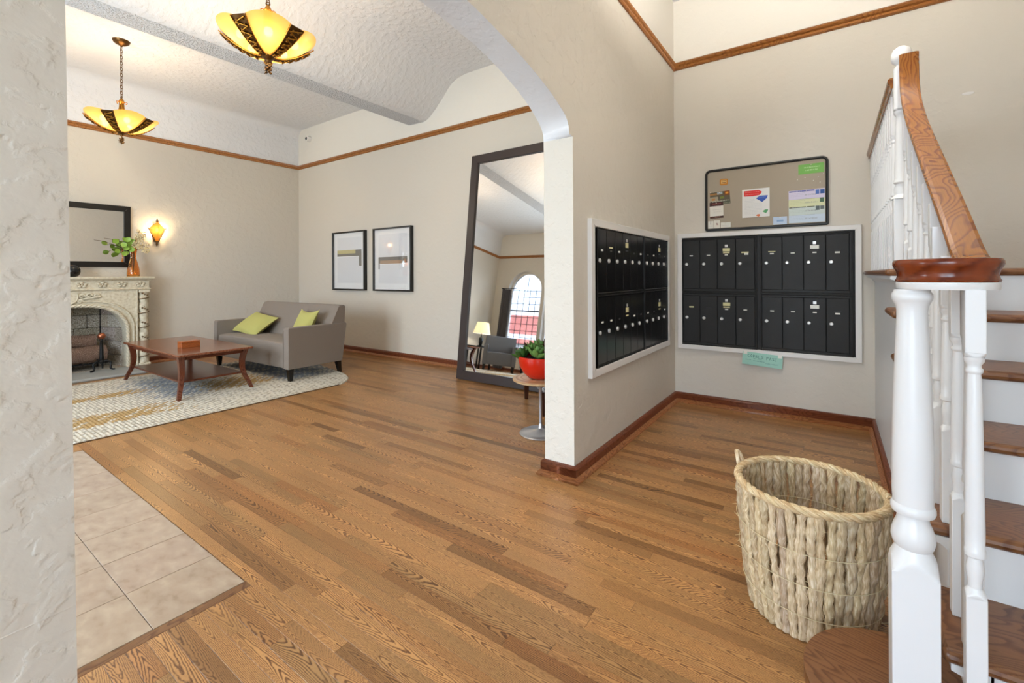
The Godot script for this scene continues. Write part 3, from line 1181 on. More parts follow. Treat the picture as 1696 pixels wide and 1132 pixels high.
func build_stairs() -> void:
	var st := thing("staircase", "wooden staircase with stained oak treads and white painted risers rising to a landing", "stairs", Vector3.ZERO)
	var x0 := 0.205
	var xs := 0.275
	# first step with its round end under the volute
	var arc := []
	for k in 25:
		var a := PI * 1.5 - PI * k / 24.0
		arc.append(Vector2(0.165 + cos(a) * 0.235, 1.505 + sin(a) * 0.235))   # y holds -z
	# from the front (small -z) round the left to the back
	var step := arc.duplicate()
	step.append(Vector2(XR - 0.004, 1.505 + 0.235))
	step.append(Vector2(XR - 0.004, 1.505 - 0.235))
	var flat := MB.new().at(Transform3D(Basis(Vector3.RIGHT, Vector3.FORWARD, Vector3.UP), Vector3.ZERO))
	flat.slab(step, RISE - 0.032, RISE, true)
	put("tread", flat.done(), mats.oak_tread, st)
	var inner := []
	for q in step:
		inner.append(Vector2(q.x + (0.028 if q.x < 1.0 else 0.0), 1.505 + (q.y - 1.505) * 0.88))
	var ris := MB.new().at(Transform3D(Basis(Vector3.RIGHT, Vector3.FORWARD, Vector3.UP), Vector3.ZERO))
	ris.slab(inner, 0.0, RISE - 0.032, true)
	put("riser", ris.done(), mats.stair_white, st)
	for k in range(2, 7):
		put("tread", nosed_tread(x0, XR - 0.004, nose_z(k), nose_z(k + 1) - 0.03, RISE * k), mats.oak_tread, st)
	for k in range(2, 8):
		put("riser", bx(Vector3((xs + XR) / 2 + 0.005, RISE * (k - 0.5) - 0.016, nose_z(k) - 0.04), Vector3(XR - xs - 0.03, RISE - 0.032, 0.02)), mats.stair_white, st)
	# landing
	put("landing_floor", nosed_tread(x0, XR - 0.004, nose_z(7), ZB + 0.003, RISE * 7), mats.oak_tread, st)
	# closed side below the treads, cut to the steps
	var side := []
	side.append(Vector2(1.52, 0.0))
	side.append(Vector2(1.52, RISE - 0.034))
	for k in range(2, 8):
		side.append(Vector2(-nose_z(k) + 0.03, RISE * (k - 1) - 0.034))
		side.append(Vector2(-nose_z(k) + 0.03, RISE * k - 0.034))
	side.append(Vector2(-ZB - 0.004, RISE * 7 - 0.034))
	side.append(Vector2(-ZB - 0.004, 0.0))
	var sm := MB.new().at(Transform3D(Basis(Vector3.FORWARD, Vector3.UP, Vector3.RIGHT), Vector3(xs, 0, 0)))
	sm.slab(side, 0.0, 0.025)
	put("stringer", sm.done(), mats.stair_white, st)
	# moulding under the return nosings and a scrolled bracket on each riser end
	for k in range(2, 8):
		var zf := nose_z(k) - 0.01
		var zb := nose_z(k + 1) - 0.02 if k < 7 else ZB + 0.004
		put("cove_moulding", MB.new().sweep([[Vector3(xs, RISE * k - 0.032, zf), Vector3.LEFT, Vector3.UP], [Vector3(xs, RISE * k - 0.032, zb), Vector3.LEFT, Vector3.UP]],
			[Vector2(0, 0), Vector2(0, -0.05), Vector2(0.01, -0.048), Vector2(0.016, -0.034), Vector2(0.03, -0.022), Vector2(0.05, -0.016), Vector2(0.05, 0)]).done(), mats.stair_white, st)
		var br := [Vector2(0, 0), Vector2(0.17, 0), Vector2(0.165, -0.02), Vector2(0.13, -0.03), Vector2(0.12, -0.055), Vector2(0.07, -0.06), Vector2(0.05, -0.09), Vector2(0.0, -0.1)]
		var bm := MB.new().at(Transform3D(Basis(Vector3.FORWARD, Vector3.UP, Vector3.RIGHT), Vector3(xs - 0.012, RISE * k - 0.08, nose_z(k) - 0.035)))
		bm.slab(br, 0.0, 0.012)
		put("bracket", bm.done(), mats.stair_white, st)

	# railing of the flight
	var ra := thing("stair_railing", "white turned stair railing with a golden oak handrail ending in a dark oak volute", "railing", Vector3.ZERO)
	var nx := 0.158
	var nz := -1.462
	var nw := MB.new()
	var s := 0.087
	nw.box(Vector3(0, (0.535 + RISE) / 2, 0), Vector3(s, 0.535 - RISE, s), 0.0008)
	shoulder(nw, s, 0.534, 0.586, 0.034)
	nw.lathe([Vector2(0.0342, 0.585), Vector2(0.0388, 0.592), Vector2(0.0422, 0.606), Vector2(0.0414, 0.62), Vector2(0.0372, 0.636), Vector2(0.0319, 0.65), Vector2(0.0289, 0.664), Vector2(0.0296, 0.668), Vector2(0.0403, 0.669), Vector2(0.0429, 0.676), Vector2(0.0429, 0.684), Vector2(0.0403, 0.69), Vector2(0.0384, 0.692),
		Vector2(0.0399, 0.72), Vector2(0.0399, 0.78), Vector2(0.0380, 0.9), Vector2(0.0350, 1.0), Vector2(0.0312, 1.1), Vector2(0.0293, 1.145), Vector2(0.0293, 1.16), Vector2(0.0312, 1.172), Vector2(0.0350, 1.181), Vector2(0.0361, 1.183), Vector2(0.0384, 1.187), Vector2(0.0391, 1.194), Vector2(0.0384, 1.201), Vector2(0.0350, 1.205), Vector2(0.0342, 1.212)], 36)
	put("newel", nw.done(), mats.white_paint, ra, Vector3(nx, 0, nz))
	# volute: white plate, then the moulded oak disc
	var cx := 0.22
	var cz := -1.475
	put("volute_plate", MB.new().lathe([Vector2(0.0000, 1.212), Vector2(0.0894, 1.212), Vector2(0.0908, 1.215), Vector2(0.0908, 1.229), Vector2(0.0000, 1.23)], 40).done(), mats.white_paint, ra, Vector3(cx, 0, cz))
	put("volute", MB.new().lathe([Vector2(0.0000, 1.23), Vector2(0.0908, 1.23), Vector2(0.0922, 1.234), Vector2(0.0902, 1.237), Vector2(0.0880, 1.245), Vector2(0.0902, 1.256), Vector2(0.0943, 1.263), Vector2(0.0971, 1.27), Vector2(0.0971, 1.277), Vector2(0.0936, 1.2825), Vector2(0.0845, 1.284), Vector2(0.0000, 1.285)], 48).done(), mats.oak_volute, ra, Vector3(cx, 0, cz))
	# handrail: top surface path
	var path := smooth_path([Vector3(0.282, 1.283, -1.5), Vector3(0.296, 1.284, -1.6), Vector3(0.3, 1.312, -1.7), Vector3(0.3, 1.44, -1.885), Vector3(0.3, 1.66, -2.215), Vector3(0.3, 1.87, -2.53), Vector3(0.3, 1.99, -2.685), Vector3(0.3, 2.09, -2.775), Vector3(0.3, 2.19, -2.812), Vector3(0.3, 2.29, -2.822)], 5)
	var frames := []
	for k in path.size():
		var d: Vector3 = (path[mini(k + 1, path.size() - 1)] - path[maxi(k - 1, 0)]).normalized()
		var across := Vector3.RIGHT
		across = (across - d * across.dot(d)).normalized()
		frames.append([path[k], across, across.cross(d) * (1.0 if across.cross(d).y >= -0.2 else -1.0)])
	var rp := [Vector2(-0.024, -0.052), Vector2(0.024, -0.052), Vector2(0.026, -0.034), Vector2(0.034, -0.024), Vector2(0.036, -0.012), Vector2(0.033, -0.004), Vector2(0.024, 0.0), Vector2(-0.024, 0.0), Vector2(-0.033, -0.004), Vector2(-0.036, -0.012), Vector2(-0.034, -0.024), Vector2(-0.026, -0.034)]
	for fr in frames:
		if fr[2].y < 0.0 and fr[2].z < 0.0:
			fr[2] = -fr[2]
	put("handrail", MB.new().sweep(frames, rp).done(), mats.oak_rail, ra)
	# balusters: two on each tread, and those round the volute
	var spots := []
	spots.append([Vector3(0.255, RISE, -1.405), 1.214])
	for k in range(2, 7):
		for j in 2:
			var z := nose_z(k) - 0.045 - 0.1325 * j
			var top := 1.24
			if z < -1.56:
				for q in path.size() - 1:
					if path[q].z >= z and path[q + 1].z < z:
						top = lerpf(path[q].y, path[q + 1].y, (path[q].z - z) / (path[q].z - path[q + 1].z)) - 0.056
			spots.append([Vector3(0.28 if k > 3 else 0.268, RISE * k, z), top])
	for q in spots:
		var h: float = q[1] - q[0].y
		put("baluster", baluster_mesh(h, maxf(0.1, h * 0.36), 0.15 if h < 1.2 else 0.2), mats.white_paint, ra, q[0])

	# landing guard with the upper newel
	var gd := thing("landing_railing", "white landing railing of close turned balusters with a ball-topped newel", "railing", Vector3.ZERO)
	var y0 := RISE * 7
	var un := MB.new()
	un.box(Vector3(0, y0 + 0.17, 0), Vector3(0.068, 0.34, 0.068), 0.004)
	un.lathe([Vector2(0.0452, y0 + 0.338), Vector2(0.0281, y0 + 0.36), Vector2(0.0312, y0 + 0.385), Vector2(0.0234, y0 + 0.41), Vector2(0.0328, y0 + 0.418), Vector2(0.0328, y0 + 0.43), Vector2(0.0281, y0 + 0.436), Vector2(0.0281, y0 + 0.5), Vector2(0.0218, y0 + 0.72), Vector2(0.0218, y0 + 0.74), Vector2(0.0296, y0 + 0.75), Vector2(0.0312, y0 + 0.762)], 24)
	un.box(Vector3(0, y0 + 0.87, 0), Vector3(0.06, 0.22, 0.06), 0.012)
	un.lathe([Vector2(0.0234, y0 + 0.978), Vector2(0.0203, y0 + 0.985), Vector2(0.0234, y0 + 0.99), Vector2(0.0359, y0 + 1.002), Vector2(0.0406, y0 + 1.022), Vector2(0.0390, y0 + 1.042), Vector2(0.0312, y0 + 1.06), Vector2(0.0156, y0 + 1.072), Vector2(0.0000, y0 + 1.075)], 24)
	put("newel", un.done(), mats.white_paint, gd, Vector3(0.277, 0, -2.872))
	var gx := 0.263
	var gy := 2.215
	put("handrail", MB.new().sweep([[Vector3(gx, gy, -2.91), Vector3.RIGHT, Vector3.UP], [Vector3(gx, gy, ZB + 0.004), Vector3.RIGHT, Vector3.UP]], rp).done(), mats.oak_rail, gd)
	put("subrail", bx(Vector3(gx, gy - 0.06, (-2.91 + ZB) / 2), Vector3(0.034, 0.018, -2.91 - ZB)), mats.white_paint, gd)
	var gm := baluster_mesh(gy - 0.068 - y0, 0.3, 0.2)
	var gz := -3.01
	while gz > ZB + 0.03:
		put("baluster", gm, mats.white_paint, gd, Vector3(gx, y0, gz))
		gz -= 0.106


# ---- living room ---------------------------------------------------------------------------
func build_living() -> void:
	fireplace()
	rug()
	coffee_table()
	loveseat()
	pictures()
	leaning_mirror()
	chandelier(Vector3(-6.62, 2.89, -1.66), "gold slip-shade chandelier hanging from a long chain on the fireplace side of the beam", 0.3)
	chandelier(Vector3(-3.49, 2.905, -1.747), "gold slip-shade chandelier nearest the arch, its top cut off by the frame", 1.1)
	plant_corner()
	mirrored_things()
	# security camera up in the corner
	var c := thing("security_camera", "small white round camera high on the frieze in the room corner", "camera", Vector3(-7.72, 3.735, ZB))
	put("housing", MB.new().at(xf(Vector3.ZERO, Vector3(PI / 2, 0, 0))).lathe([Vector2(0, 0), Vector2(0.055, 0), Vector2(0.055, 0.03), Vector2(0.045, 0.06), Vector2(0, 0.065)], 20).done(), mats.white_trim, c)
	put("lens", MB.new().ball(Vector3(-0.012, 0, 0.05), Vector3(0.03, 0.03, 0.03)).done(), mats.black_glaze, c)


func fireplace() -> void:
	var f := thing("fireplace", "cream cast stone fireplace surround with twisted side columns and carved shield", "fireplace", Vector3(-7.85, 0, -1.46))
	# local: x towards the room (0 = face of the surround), z along the wall, y up
	var deep := XA - (-7.85)     # back to the wall
	var half := 0.80
	# shelf: moulded edge on three sides
	var shelf_prof := [Vector2(-0.06, 1.212), Vector2(0.0, 1.212), Vector2(0.006, 1.2), Vector2(0.02, 1.2), Vector2(0.034, 1.215), Vector2(0.05, 1.226), Vector2(0.055, 1.235), Vector2(0.055, 1.25), Vector2(0.05, 1.256), Vector2(-0.06, 1.256)]
	var path := [Vector3(deep, 0, half), Vector3(0, 0, half), Vector3(0, 0, -half), Vector3(deep, 0, -half)]
	path.reverse()
	var rp := []
	for p in path:
		rp.append(p)
	put("mantel_shelf_edge", poly_run(rp, (shelf_prof)), mats.cast_stone, f)
	put("mantel_shelf", bx(Vector3(deep / 2 - 0.01, 1.236, 0), Vector3(-deep + 0.02, 0.038, half * 2), 0.004), mats.cast_stone, f)
	# frieze band under the shelf, with rosettes
	put("band", bx(Vector3(deep / 2 + 0.005, 1.152, 0), Vector3(-deep + 0.01, 0.116, half * 2 + 0.01), 0.008), mats.cast_stone, f)
	put("band_moulding", poly_run(rp, ([Vector2(-0.02, 1.075), Vector2(0.012, 1.075), Vector2(0.022, 1.085), Vector2(0.022, 1.094), Vector2(0.012, 1.102), Vector2(-0.02, 1.102)])), mats.cast_stone, f)
	for k in 8:
		var z := -0.7 + 1.4 * k / 7.0
		var r := MB.new()
		for p in 5:
			var a := TAU * p / 5 + 0.3
			r.ball(Vector3(0.014, 1.152 + sin(a) * 0.025, z + cos(a) * 0.036), Vector3(0.017, 0.017, 0.022), 10, 6)
		r.ball(Vector3(0.018, 1.152, z), Vector3(0.012, 0.01, 0.012), 10, 6)
		put("rosette", r.done(), mats.cast_stone, f)
		put("rosette_shade", bx(Vector3(0.0105, 1.152, z), Vector3(0.003, 0.055, 0.085), 0.001), mats.cast_stone_dark, f)  # dark plate: shade painted into the gaps behind the petals
	# face panel with its basket-arched opening
	var open_half := 0.555
	var top := 0.872
	var prof := []
	for k in 41:
		var a := PI - PI * k / 40.0
		var cx := cos(a)
		var y := 0.5 + 0.372 * pow(maxf(0.0, 1.0 - pow(absf(cx), 3.1)), 0.5)
		prof.append(Vector2(0.66 + cx * open_half, y))
	var w := MB.new()
	wall_with(w, w, Vector3(0, 0, 0.66), Vector3(0, 0, -1), Vector3(1, 0, 0), -deep - 0.003, 1.32, 1.08, [{"front": prof, "back": prof, "sill": 0.0}])
	put("surround", w.done(), mats.cast_stone, f)
	# outer roll that follows the opening, a flat fillet, and the carved rope inside it
	var line := []
	var outer := []
	line.append(Vector3(0.006, 0.03, open_half + 0.012))
	outer.append(Vector3(0.004, 0.03, open_half + 0.075))
	for q in prof:
		line.append(Vector3(0.006, q.y + 0.012, -(q.x - 0.66) * 1.02))
		outer.append(Vector3(0.004, q.y + 0.07, -(q.x - 0.66) * 1.13))
	line.append(Vector3(0.006, 0.03, -open_half - 0.012))
	outer.append(Vector3(0.004, 0.03, -open_half - 0.075))
	line.reverse()
	outer.reverse()
	put("opening_roll", MB.new().tube(outer, 0.014, 8).done(), mats.cast_stone, f)
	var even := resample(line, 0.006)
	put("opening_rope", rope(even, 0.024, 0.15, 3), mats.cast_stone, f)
	put("rope_groove_shade", MB.new().tube(even, 0.019, 10).done(), mats.cast_stone_dark, f)  # dark core tube: shade of the rope grooves, given by colour
	# side pilasters with twisted columns
	for s in [-1.0, 1.0]:
		put("pilaster", bx(Vector3(deep / 2 - 0.015, 0.54, s * 0.735), Vector3(-deep - 0.03, 1.08, 0.15), 0.006), mats.cast_stone, f)
		put("fillet", bx(Vector3(0.005, 0.55, s * 0.662), Vector3(0.03, 1.06, 0.022), 0.005), mats.cast_stone, f)
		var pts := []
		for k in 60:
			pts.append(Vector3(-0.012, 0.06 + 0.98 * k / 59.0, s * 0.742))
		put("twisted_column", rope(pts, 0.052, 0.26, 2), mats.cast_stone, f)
		put("column_groove_shade", MB.new().tube([pts[0], pts[-1]], 0.037, 20).done(), mats.cast_stone_dark, f)  # dark core that paints shade between the twists
		var band := MB.new()
		for k in 5:
			var turns := []
			for j in 9:
				var a := -PI / 2 + PI * j / 8.0
				turns.append(Vector3(-0.012 + cos(a) * 0.056, 0.17 + k * 0.2 + 0.028 * j / 8.0 * s, s * 0.742 + sin(a) * 0.056))
			band.tube(turns, 0.007, 5)
			for j in 3:
				band.ball(Vector3(0.038, 0.2 + k * 0.2 + j * 0.012, s * 0.742 + (j - 1) * 0.028), Vector3(0.012, 0.012, 0.012), 8, 5)
		put("column_beading", band.done(), mats.cast_stone_dark, f)
		put("column_base", bx(Vector3(-0.01, 0.03, s * 0.742), Vector3(0.13, 0.06, 0.13), 0.008), mats.cast_stone, f)
		put("column_cap", bx(Vector3(-0.01, 1.055, s * 0.742), Vector3(0.12, 0.04, 0.12), 0.008), mats.cast_stone, f)
	# carved shield and scrolls
	var sh := []
	for q in [[-0.055, 0.06], [0, 0.068], [0.055, 0.06], [0.06, 0.0], [0.045, -0.04], [0.0, -0.075], [-0.045, -0.04], [-0.06, 0.0]]:
		sh.append(Vector2(q[0], q[1]))
	var m := MB.new().at(Transform3D(Basis(Vector3(0, 0, -1), Vector3.UP, Vector3.RIGHT), Vector3(0, 0.985, 0)))
	m.slab(sh, 0.0, 0.022)
	put("shield", m.done(), mats.cast_stone, f)
	for s in [-1.0, 1.0]:
		var sc := MB.new()
		for q in [[0.1, 0.02, 0.035], [0.17, 0.03, 0.034], [0.24, 0.028, 0.026], [0.085, -0.045, 0.026]]:
			var pts := []
			for k in 14:
				var a := k * 0.55
				var r: float = q[2] * (1.0 - k / 16.0)
				pts.append(Vector3(0.01, 0.985 + q[1] + sin(a) * r * 0.8, s * (q[0] + cos(a) * r)))
			sc.tube(pts, 0.0125, 6)
		sc.tube([Vector3(0.006, 0.96, s * 0.06), Vector3(0.01, 0.975, s * 0.15), Vector3(0.008, 0.995, s * 0.28)], 0.014, 6)
		put("scroll", sc.done(), mats.cast_stone, f)
	var rim := []
	for q in sh:
		rim.append(Vector3(0.02, 0.985 + q.y, -q.x))
	rim.append(rim[0])
	put("shield_rim", MB.new().tube(rim, 0.008, 6).done(), mats.cast_stone, f)
	# hearth slab
	put("hearth", bx(Vector3(0.28, 0.017, 0), Vector3(0.58, 0.034, 1.5), 0.01), mats.hearth_stone, f)
	put("firebox_floor", bx(Vector3(-0.33, 0.012, 0), Vector3(0.6, 0.024, 1.28), 0.0), mats.fire_block, f)
	# firebox of large blocks: back and two splayed cheeks
	var box := Node3D.new()
	box.name = "firebox"
	f.add_child(box)
	var cheek := func(a: Vector3, b: Vector3, cols: int, inward: Vector3) -> void:
		var d := b - a
		var heights := [0.0, 0.17, 0.36, 0.55, 0.73, 0.95]
		for r in 5:
			var off := 0.5 if r % 2 == 1 else 0.0
			var n := cols + (1 if off > 0.0 else 0)
			for k in n:
				var t0 := clampf((k - off) / cols, 0.0, 1.0)
				var t1 := clampf((k + 1 - off) / cols, 0.0, 1.0)
				var mm := MB.new()
				var g := rng.randf_range(0.75, 1.15)
				mm.col = Color(g, g * rng.randf_range(0.93, 1.0), g * rng.randf_range(0.86, 1.0))
				var mid := a + d * (t0 + t1) * 0.5 - inward * (0.03 - rng.randf() * 0.008)
				mm.at(Transform3D(Basis(d.normalized(), Vector3.UP, d.normalized().cross(Vector3.UP)), mid + Vector3.UP * (heights[r] + heights[r + 1]) / 2))
				mm.box(Vector3.ZERO, Vector3(d.length() * (t1 - t0) - 0.006, heights[r + 1] - heights[r] - 0.006, 0.06), 0.006)
				put("block", mm.done(), mats.fire_block, box)
	cheek.call(Vector3(-0.56, 0, 0.4), Vector3(-0.56, 0, -0.4), 3, Vector3(1, 0, 0))
	cheek.call(Vector3(-0.12, 0, 0.6), Vector3(-0.56, 0, 0.4), 2, Vector3(0, 0, -1))
	cheek.call(Vector3(-0.56, 0, -0.4), Vector3(-0.12, 0, -0.6), 2, Vector3(0, 0, 1))
	put("firebox_shell", bx(Vector3(-0.66, 0.5, 0), Vector3(0.04, 1.1, 1.4)), mats.gap, f)
	put("smoke_shelf", bx(Vector3(-0.4, 0.97, 0), Vector3(0.46, 0.04, 1.25)), mats.gap, f)

	# logs on a black grate
	var gr := thing("fire_grate", "black iron grate under the logs", "grate", Vector3(-8.15, 0.024, -1.46))
	var bars := MB.new()
	for k in 7:
		bars.box(Vector3(0, 0.09, -0.36 + 0.12 * k), Vector3(0.3, 0.014, 0.014))
	for x in [-0.12, 0.12]:
		bars.box(Vector3(x, 0.078, 0), Vector3(0.014, 0.014, 0.8))
	put("bars", bars.done(), mats.log_grate, gr)
	for x in [-0.12, 0.12]:
		for z in [-0.34, 0.34]:
			put("leg", bx(Vector3(x, 0.036, z), Vector3(0.016, 0.072, 0.016)), mats.log_grate, gr)
	log_at(Vector3(-8.03, 0.228, -1.4), 0.108, 0.86, 0.05, "large bark-covered log lowest in the fireplace grate", 3)
	log_at(Vector3(-8.15, 0.4, -1.36), 0.08, 0.78, -0.06, "thinner bark-covered log resting on top behind the lower log", 4)
	# andiron
	for z in [-1.735, -1.18]:
		var a := thing("andiron", "black iron andiron with a copper ball top, right of the logs" if z < -1.5 else "second black iron andiron, behind the plaster pier", "andiron", Vector3(-7.78, 0.034, z))
		put("post", MB.new().lathe([Vector2(0.0, 0.1), Vector2(0.03, 0.1), Vector2(0.034, 0.12), Vector2(0.022, 0.14), Vector2(0.026, 0.16), Vector2(0.022, 0.19), Vector2(0.02, 0.3), Vector2(0.014, 0.38), Vector2(0.02, 0.388), Vector2(0.012, 0.4), Vector2(0.012, 0.42), Vector2(0, 0.42)], 14).done(), mats.iron, a)
		put("ball", MB.new().ball(Vector3(0, 0.45, 0), Vector3.ONE * 0.044).done(), mats.copper, a)
		for s in [-1.0, 1.0]:
			var pts := smooth_path([Vector3(0, 0.12, 0), Vector3(0.02, 0.125, s * 0.05), Vector3(0.03, 0.09, s * 0.088), Vector3(0.04, 0.03, s * 0.08), Vector3(0.05, 0.012, s * 0.1), Vector3(0.06, 0.012, s * 0.12)], 4)
			put("foot", MB.new().tube(pts, 0.012, 7).done(), mats.iron, a)
		put("shank", bx(Vector3(-0.16, 0.12, 0), Vector3(0.32, 0.02, 0.016), 0.003), mats.iron, a)

	# on the mantel and the wall above it
	var mi := thing("wall_mirror", "wide black framed mirror on the wall above the fireplace mantel", "mirror", Vector3(XA, 0, -1.46))
	mitred_frame(mi, Vector2(-0.66, 1.388), Vector2(0.66, 2.24), 0.075, 0.035, mats.frame_dark, Vector3(0.0, 0, 0), true)
	put("glass", bx(Vector3(0.012, 1.814, 0), Vector3(0.008, 0.72, 1.19)), mats.glass_mirror, mi)
	var v := thing("vase", "tall hourglass vase of amber orange glass at the right end of the mantel", "vase", Vector3(-7.9, 1.256, -2.1))
	put("body", MB.new().lathe([Vector2(0, 0.001), Vector2(0.068, 0.001), Vector2(0.072, 0.006), Vector2(0.0725, 0.05), Vector2(0.066, 0.11), Vector2(0.052, 0.18), Vector2(0.038, 0.235), Vector2(0.031, 0.265), Vector2(0.03, 0.285), Vector2(0.036, 0.33), Vector2(0.047, 0.385), Vector2(0.051, 0.403), Vector2(0.049, 0.403), Vector2(0.034, 0.33), Vector2(0.027, 0.285), Vector2(0.028, 0.262), Vector2(0.048, 0.18), Vector2(0.062, 0.11), Vector2(0.066, 0.02), Vector2(0, 0.015)], 32).done(), mats.orange_glass, v)
	flowers(Vector3(-7.9, 1.256, -2.1))
	var b := thing("ornament", "round dark glazed ball ornament on the mantel beneath the mirror", "ornament", Vector3(-7.9, 1.256, -1.485))
	put("body", MB.new().lathe([Vector2(0, 0.0), Vector2(0.03, 0.0), Vector2(0.055, 0.014), Vector2(0.073, 0.042), Vector2(0.078, 0.075), Vector2(0.073, 0.105), Vector2(0.055, 0.133), Vector2(0.03, 0.148), Vector2(0.012, 0.151), Vector2(0, 0.15)], 28).done(), mats.black_glaze, b)
	put("groove", MB.new().tube(ring(Vector3(0, 0.1, 0), 0.075, 24), 0.003, 5, true).done(), mats.gap, b)
	sconce(Vector3(XA, 1.895, -2.42), "amber glass kite-shaped wall sconce glowing right of the mantel flowers")


func ring(at: Vector3, r: float, n: int) -> Array:
	var o := []
	for k in n:
		o.append(at + Vector3(cos(TAU * k / n) * r, 0, sin(TAU * k / n) * r))
	return o


func resample(pts: Array, step: float) -> Array:
	var c := Curve3D.new()
	c.bake_interval = step
	for p in pts:
		c.add_point(p)
	return Array(c.get_baked_points())


# strands twisted round a path
func rope(pts: Array, r: float, pitch: float, strands: int) -> ArrayMesh:
	var m := MB.new()
	var side := Vector3.ZERO
	var rows := []
	var run := 0.0
	for k in pts.size():
		var d: Vector3 = (pts[mini(k + 1, pts.size() - 1)] - pts[maxi(k - 1, 0)]).normalized()
		if k > 0:
			run += (pts[k] - pts[k - 1]).length()
		if side == Vector3.ZERO:
			side = d.cross(Vector3.RIGHT if absf(d.x) < 0.9 else Vector3.UP).normalized()
		side = (side - d * side.dot(d)).normalized()
		var up := side.cross(d)
		var row := PackedVector3Array()
		var n := strands * 6
		for s in n:
			var a := TAU * s / n
			var lobe := absf(cos((a - TAU * run / pitch) * strands * 0.5))
			row.append(pts[k] + (side * cos(a) + up * sin(a)) * r * (0.6 + 0.44 * sqrt(lobe)))
		rows.append(row)
	m.grid(rows, true, false, true)
	m.face(Array(rows[0]), pts[0] - pts[1])
	m.face(Array(rows[-1]), pts[-1] - pts[-2])
	return m.done()


func log_at(at: Vector3, r: float, length: float, yaw: float, label: String, sd: int) -> void:
	var t := thing("firewood_log", label, "log", at, yaw)
	var nz := FastNoiseLite.new()
	nz.seed = sd
	nz.frequency = 9.0
	var rows := []
	for k in 25:
		var z := length * (k / 24.0 - 0.5)
		var row := PackedVector3Array()
		for s in 28:
			var a := TAU * s / 28
			var q := r * (1.0 + 0.16 * nz.get_noise_3d(cos(a) * 0.25, sin(a) * 0.25, z * 1.2) + 0.05 * nz.get_noise_3d(cos(a), sin(a), z * 4.0))
			row.append(Vector3(cos(a) * q, sin(a) * q, z))
		rows.append(row)
	put("bark", MB.new().grid(rows, true, false, false).done(), mats.bark, t)
	var e := MB.new()
	e.face(Array(rows[0]), Vector3.FORWARD)
	e.face(Array(rows[-1]), Vector3.BACK)
	put("cut_end", e.done(), mats.cast_stone_dark, t)


# four mitred bars. On a wall across x (on_x) the frame stands in the yz plane, else in the xy plane facing +z
func mitred_frame(t: Node3D, lo: Vector2, hi: Vector2, wide: float, deep: float, m: Material, at: Vector3, on_x: bool) -> void:
	var p := func(u: float, y: float, d: float) -> Vector3:
		return at + (Vector3(d, y, -u) if on_x else Vector3(u, y, d))
	var a := [Vector2(lo.x, lo.y), Vector2(hi.x, lo.y), Vector2(hi.x, hi.y), Vector2(lo.x, hi.y)]
	var b := [lo + Vector2(wide, wide), Vector2(hi.x - wide, lo.y + wide), hi - Vector2(wide, wide), Vector2(lo.x + wide, hi.y - wide)]
	var c := 0.003
	for k in 4:
		var j := (k + 1) % 4
		var mb := MB.new()
		var o0: Vector2 = a[k]
		var o1: Vector2 = a[j]
		var i0: Vector2 = b[k]
		var i1: Vector2 = b[j]
		var mid := (i0 + i1) / 2 - (o0 + o1) / 2
		var inn := mid.normalized() * c
		var front: Vector3 = p.call(0, 0, 1) - p.call(0, 0, 0)
		var din: Vector3 = p.call(mid.x, mid.y, 0) - p.call(0, 0, 0)
		mb.face([p.call(o0.x + inn.x, o0.y + inn.y, deep), p.call(o1.x + inn.x, o1.y + inn.y, deep), p.call(i1.x - inn.x, i1.y - inn.y, deep), p.call(i0.x - inn.x, i0.y - inn.y, deep)], front, [Vector2(0, 0), Vector2((o1 - o0).length(), 0), Vector2((o1 - o0).length() - wide, wide), Vector2(wide, wide)])
		mb.face([p.call(o0.x, o0.y, deep - c), p.call(o1.x, o1.y, deep - c), p.call(o1.x + inn.x, o1.y + inn.y, deep), p.call(o0.x + inn.x, o0.y + inn.y, deep)], front - din)
		mb.face([p.call(i0.x, i0.y, deep - c), p.call(i1.x, i1.y, deep - c), p.call(i1.x - inn.x, i1.y - inn.y, deep), p.call(i0.x - inn.x, i0.y - inn.y, deep)], front + din)
		mb.face([p.call(o0.x, o0.y, 0), p.call(o1.x, o1.y, 0), p.call(o1.x, o1.y, deep - c), p.call(o0.x, o0.y, deep - c)], -din, [Vector2(0, 0), Vector2((o1 - o0).length(), 0), Vector2((o1 - o0).length(), deep), Vector2(0, deep)])
		mb.face([p.call(i0.x, i0.y, 0), p.call(i1.x, i1.y, 0), p.call(i1.x, i1.y, deep - c), p.call(i0.x, i0.y, deep - c)], din)
		mb.face([p.call(o0.x, o0.y, 0), p.call(o1.x, o1.y, 0), p.call(i1.x, i1.y, 0), p.call(i0.x, i0.y, 0)], -front)
		put("frame_bar", mb.done(), m, t)


func leaf_mesh(len: float, wide: float, curl: float, thick := 0.0) -> ArrayMesh:
	var rows := []
	var under := []
	for k in 7:
		var t := k / 6.0
		var w := wide * 0.5 * pow(sin(PI * clampf(t * 0.94 + 0.05, 0.0, 1.0)), 0.7)
		var row := PackedVector3Array()
		for s in 5:
			var q := s / 2.0 - 1.0
			row.append(Vector3(q * w, t * len * 0.15 + curl * t * t * len + 0.1 * w * q * q * 2.0, t * len))
		rows.append(row)
		if thick > 0.0:
			var low := PackedVector3Array()
			for p in row:
				low.append(p - Vector3(0, thick * sin(PI * t) * (1.0 - pow(p.x / maxf(w, 0.0001), 2.0)) + 0.0003, 0))
			under.append(low)
	var m := MB.new().grid(rows, false, false, true)
	if thick > 0.0:
		m.grid(under, false, false, false)
	return m.done()


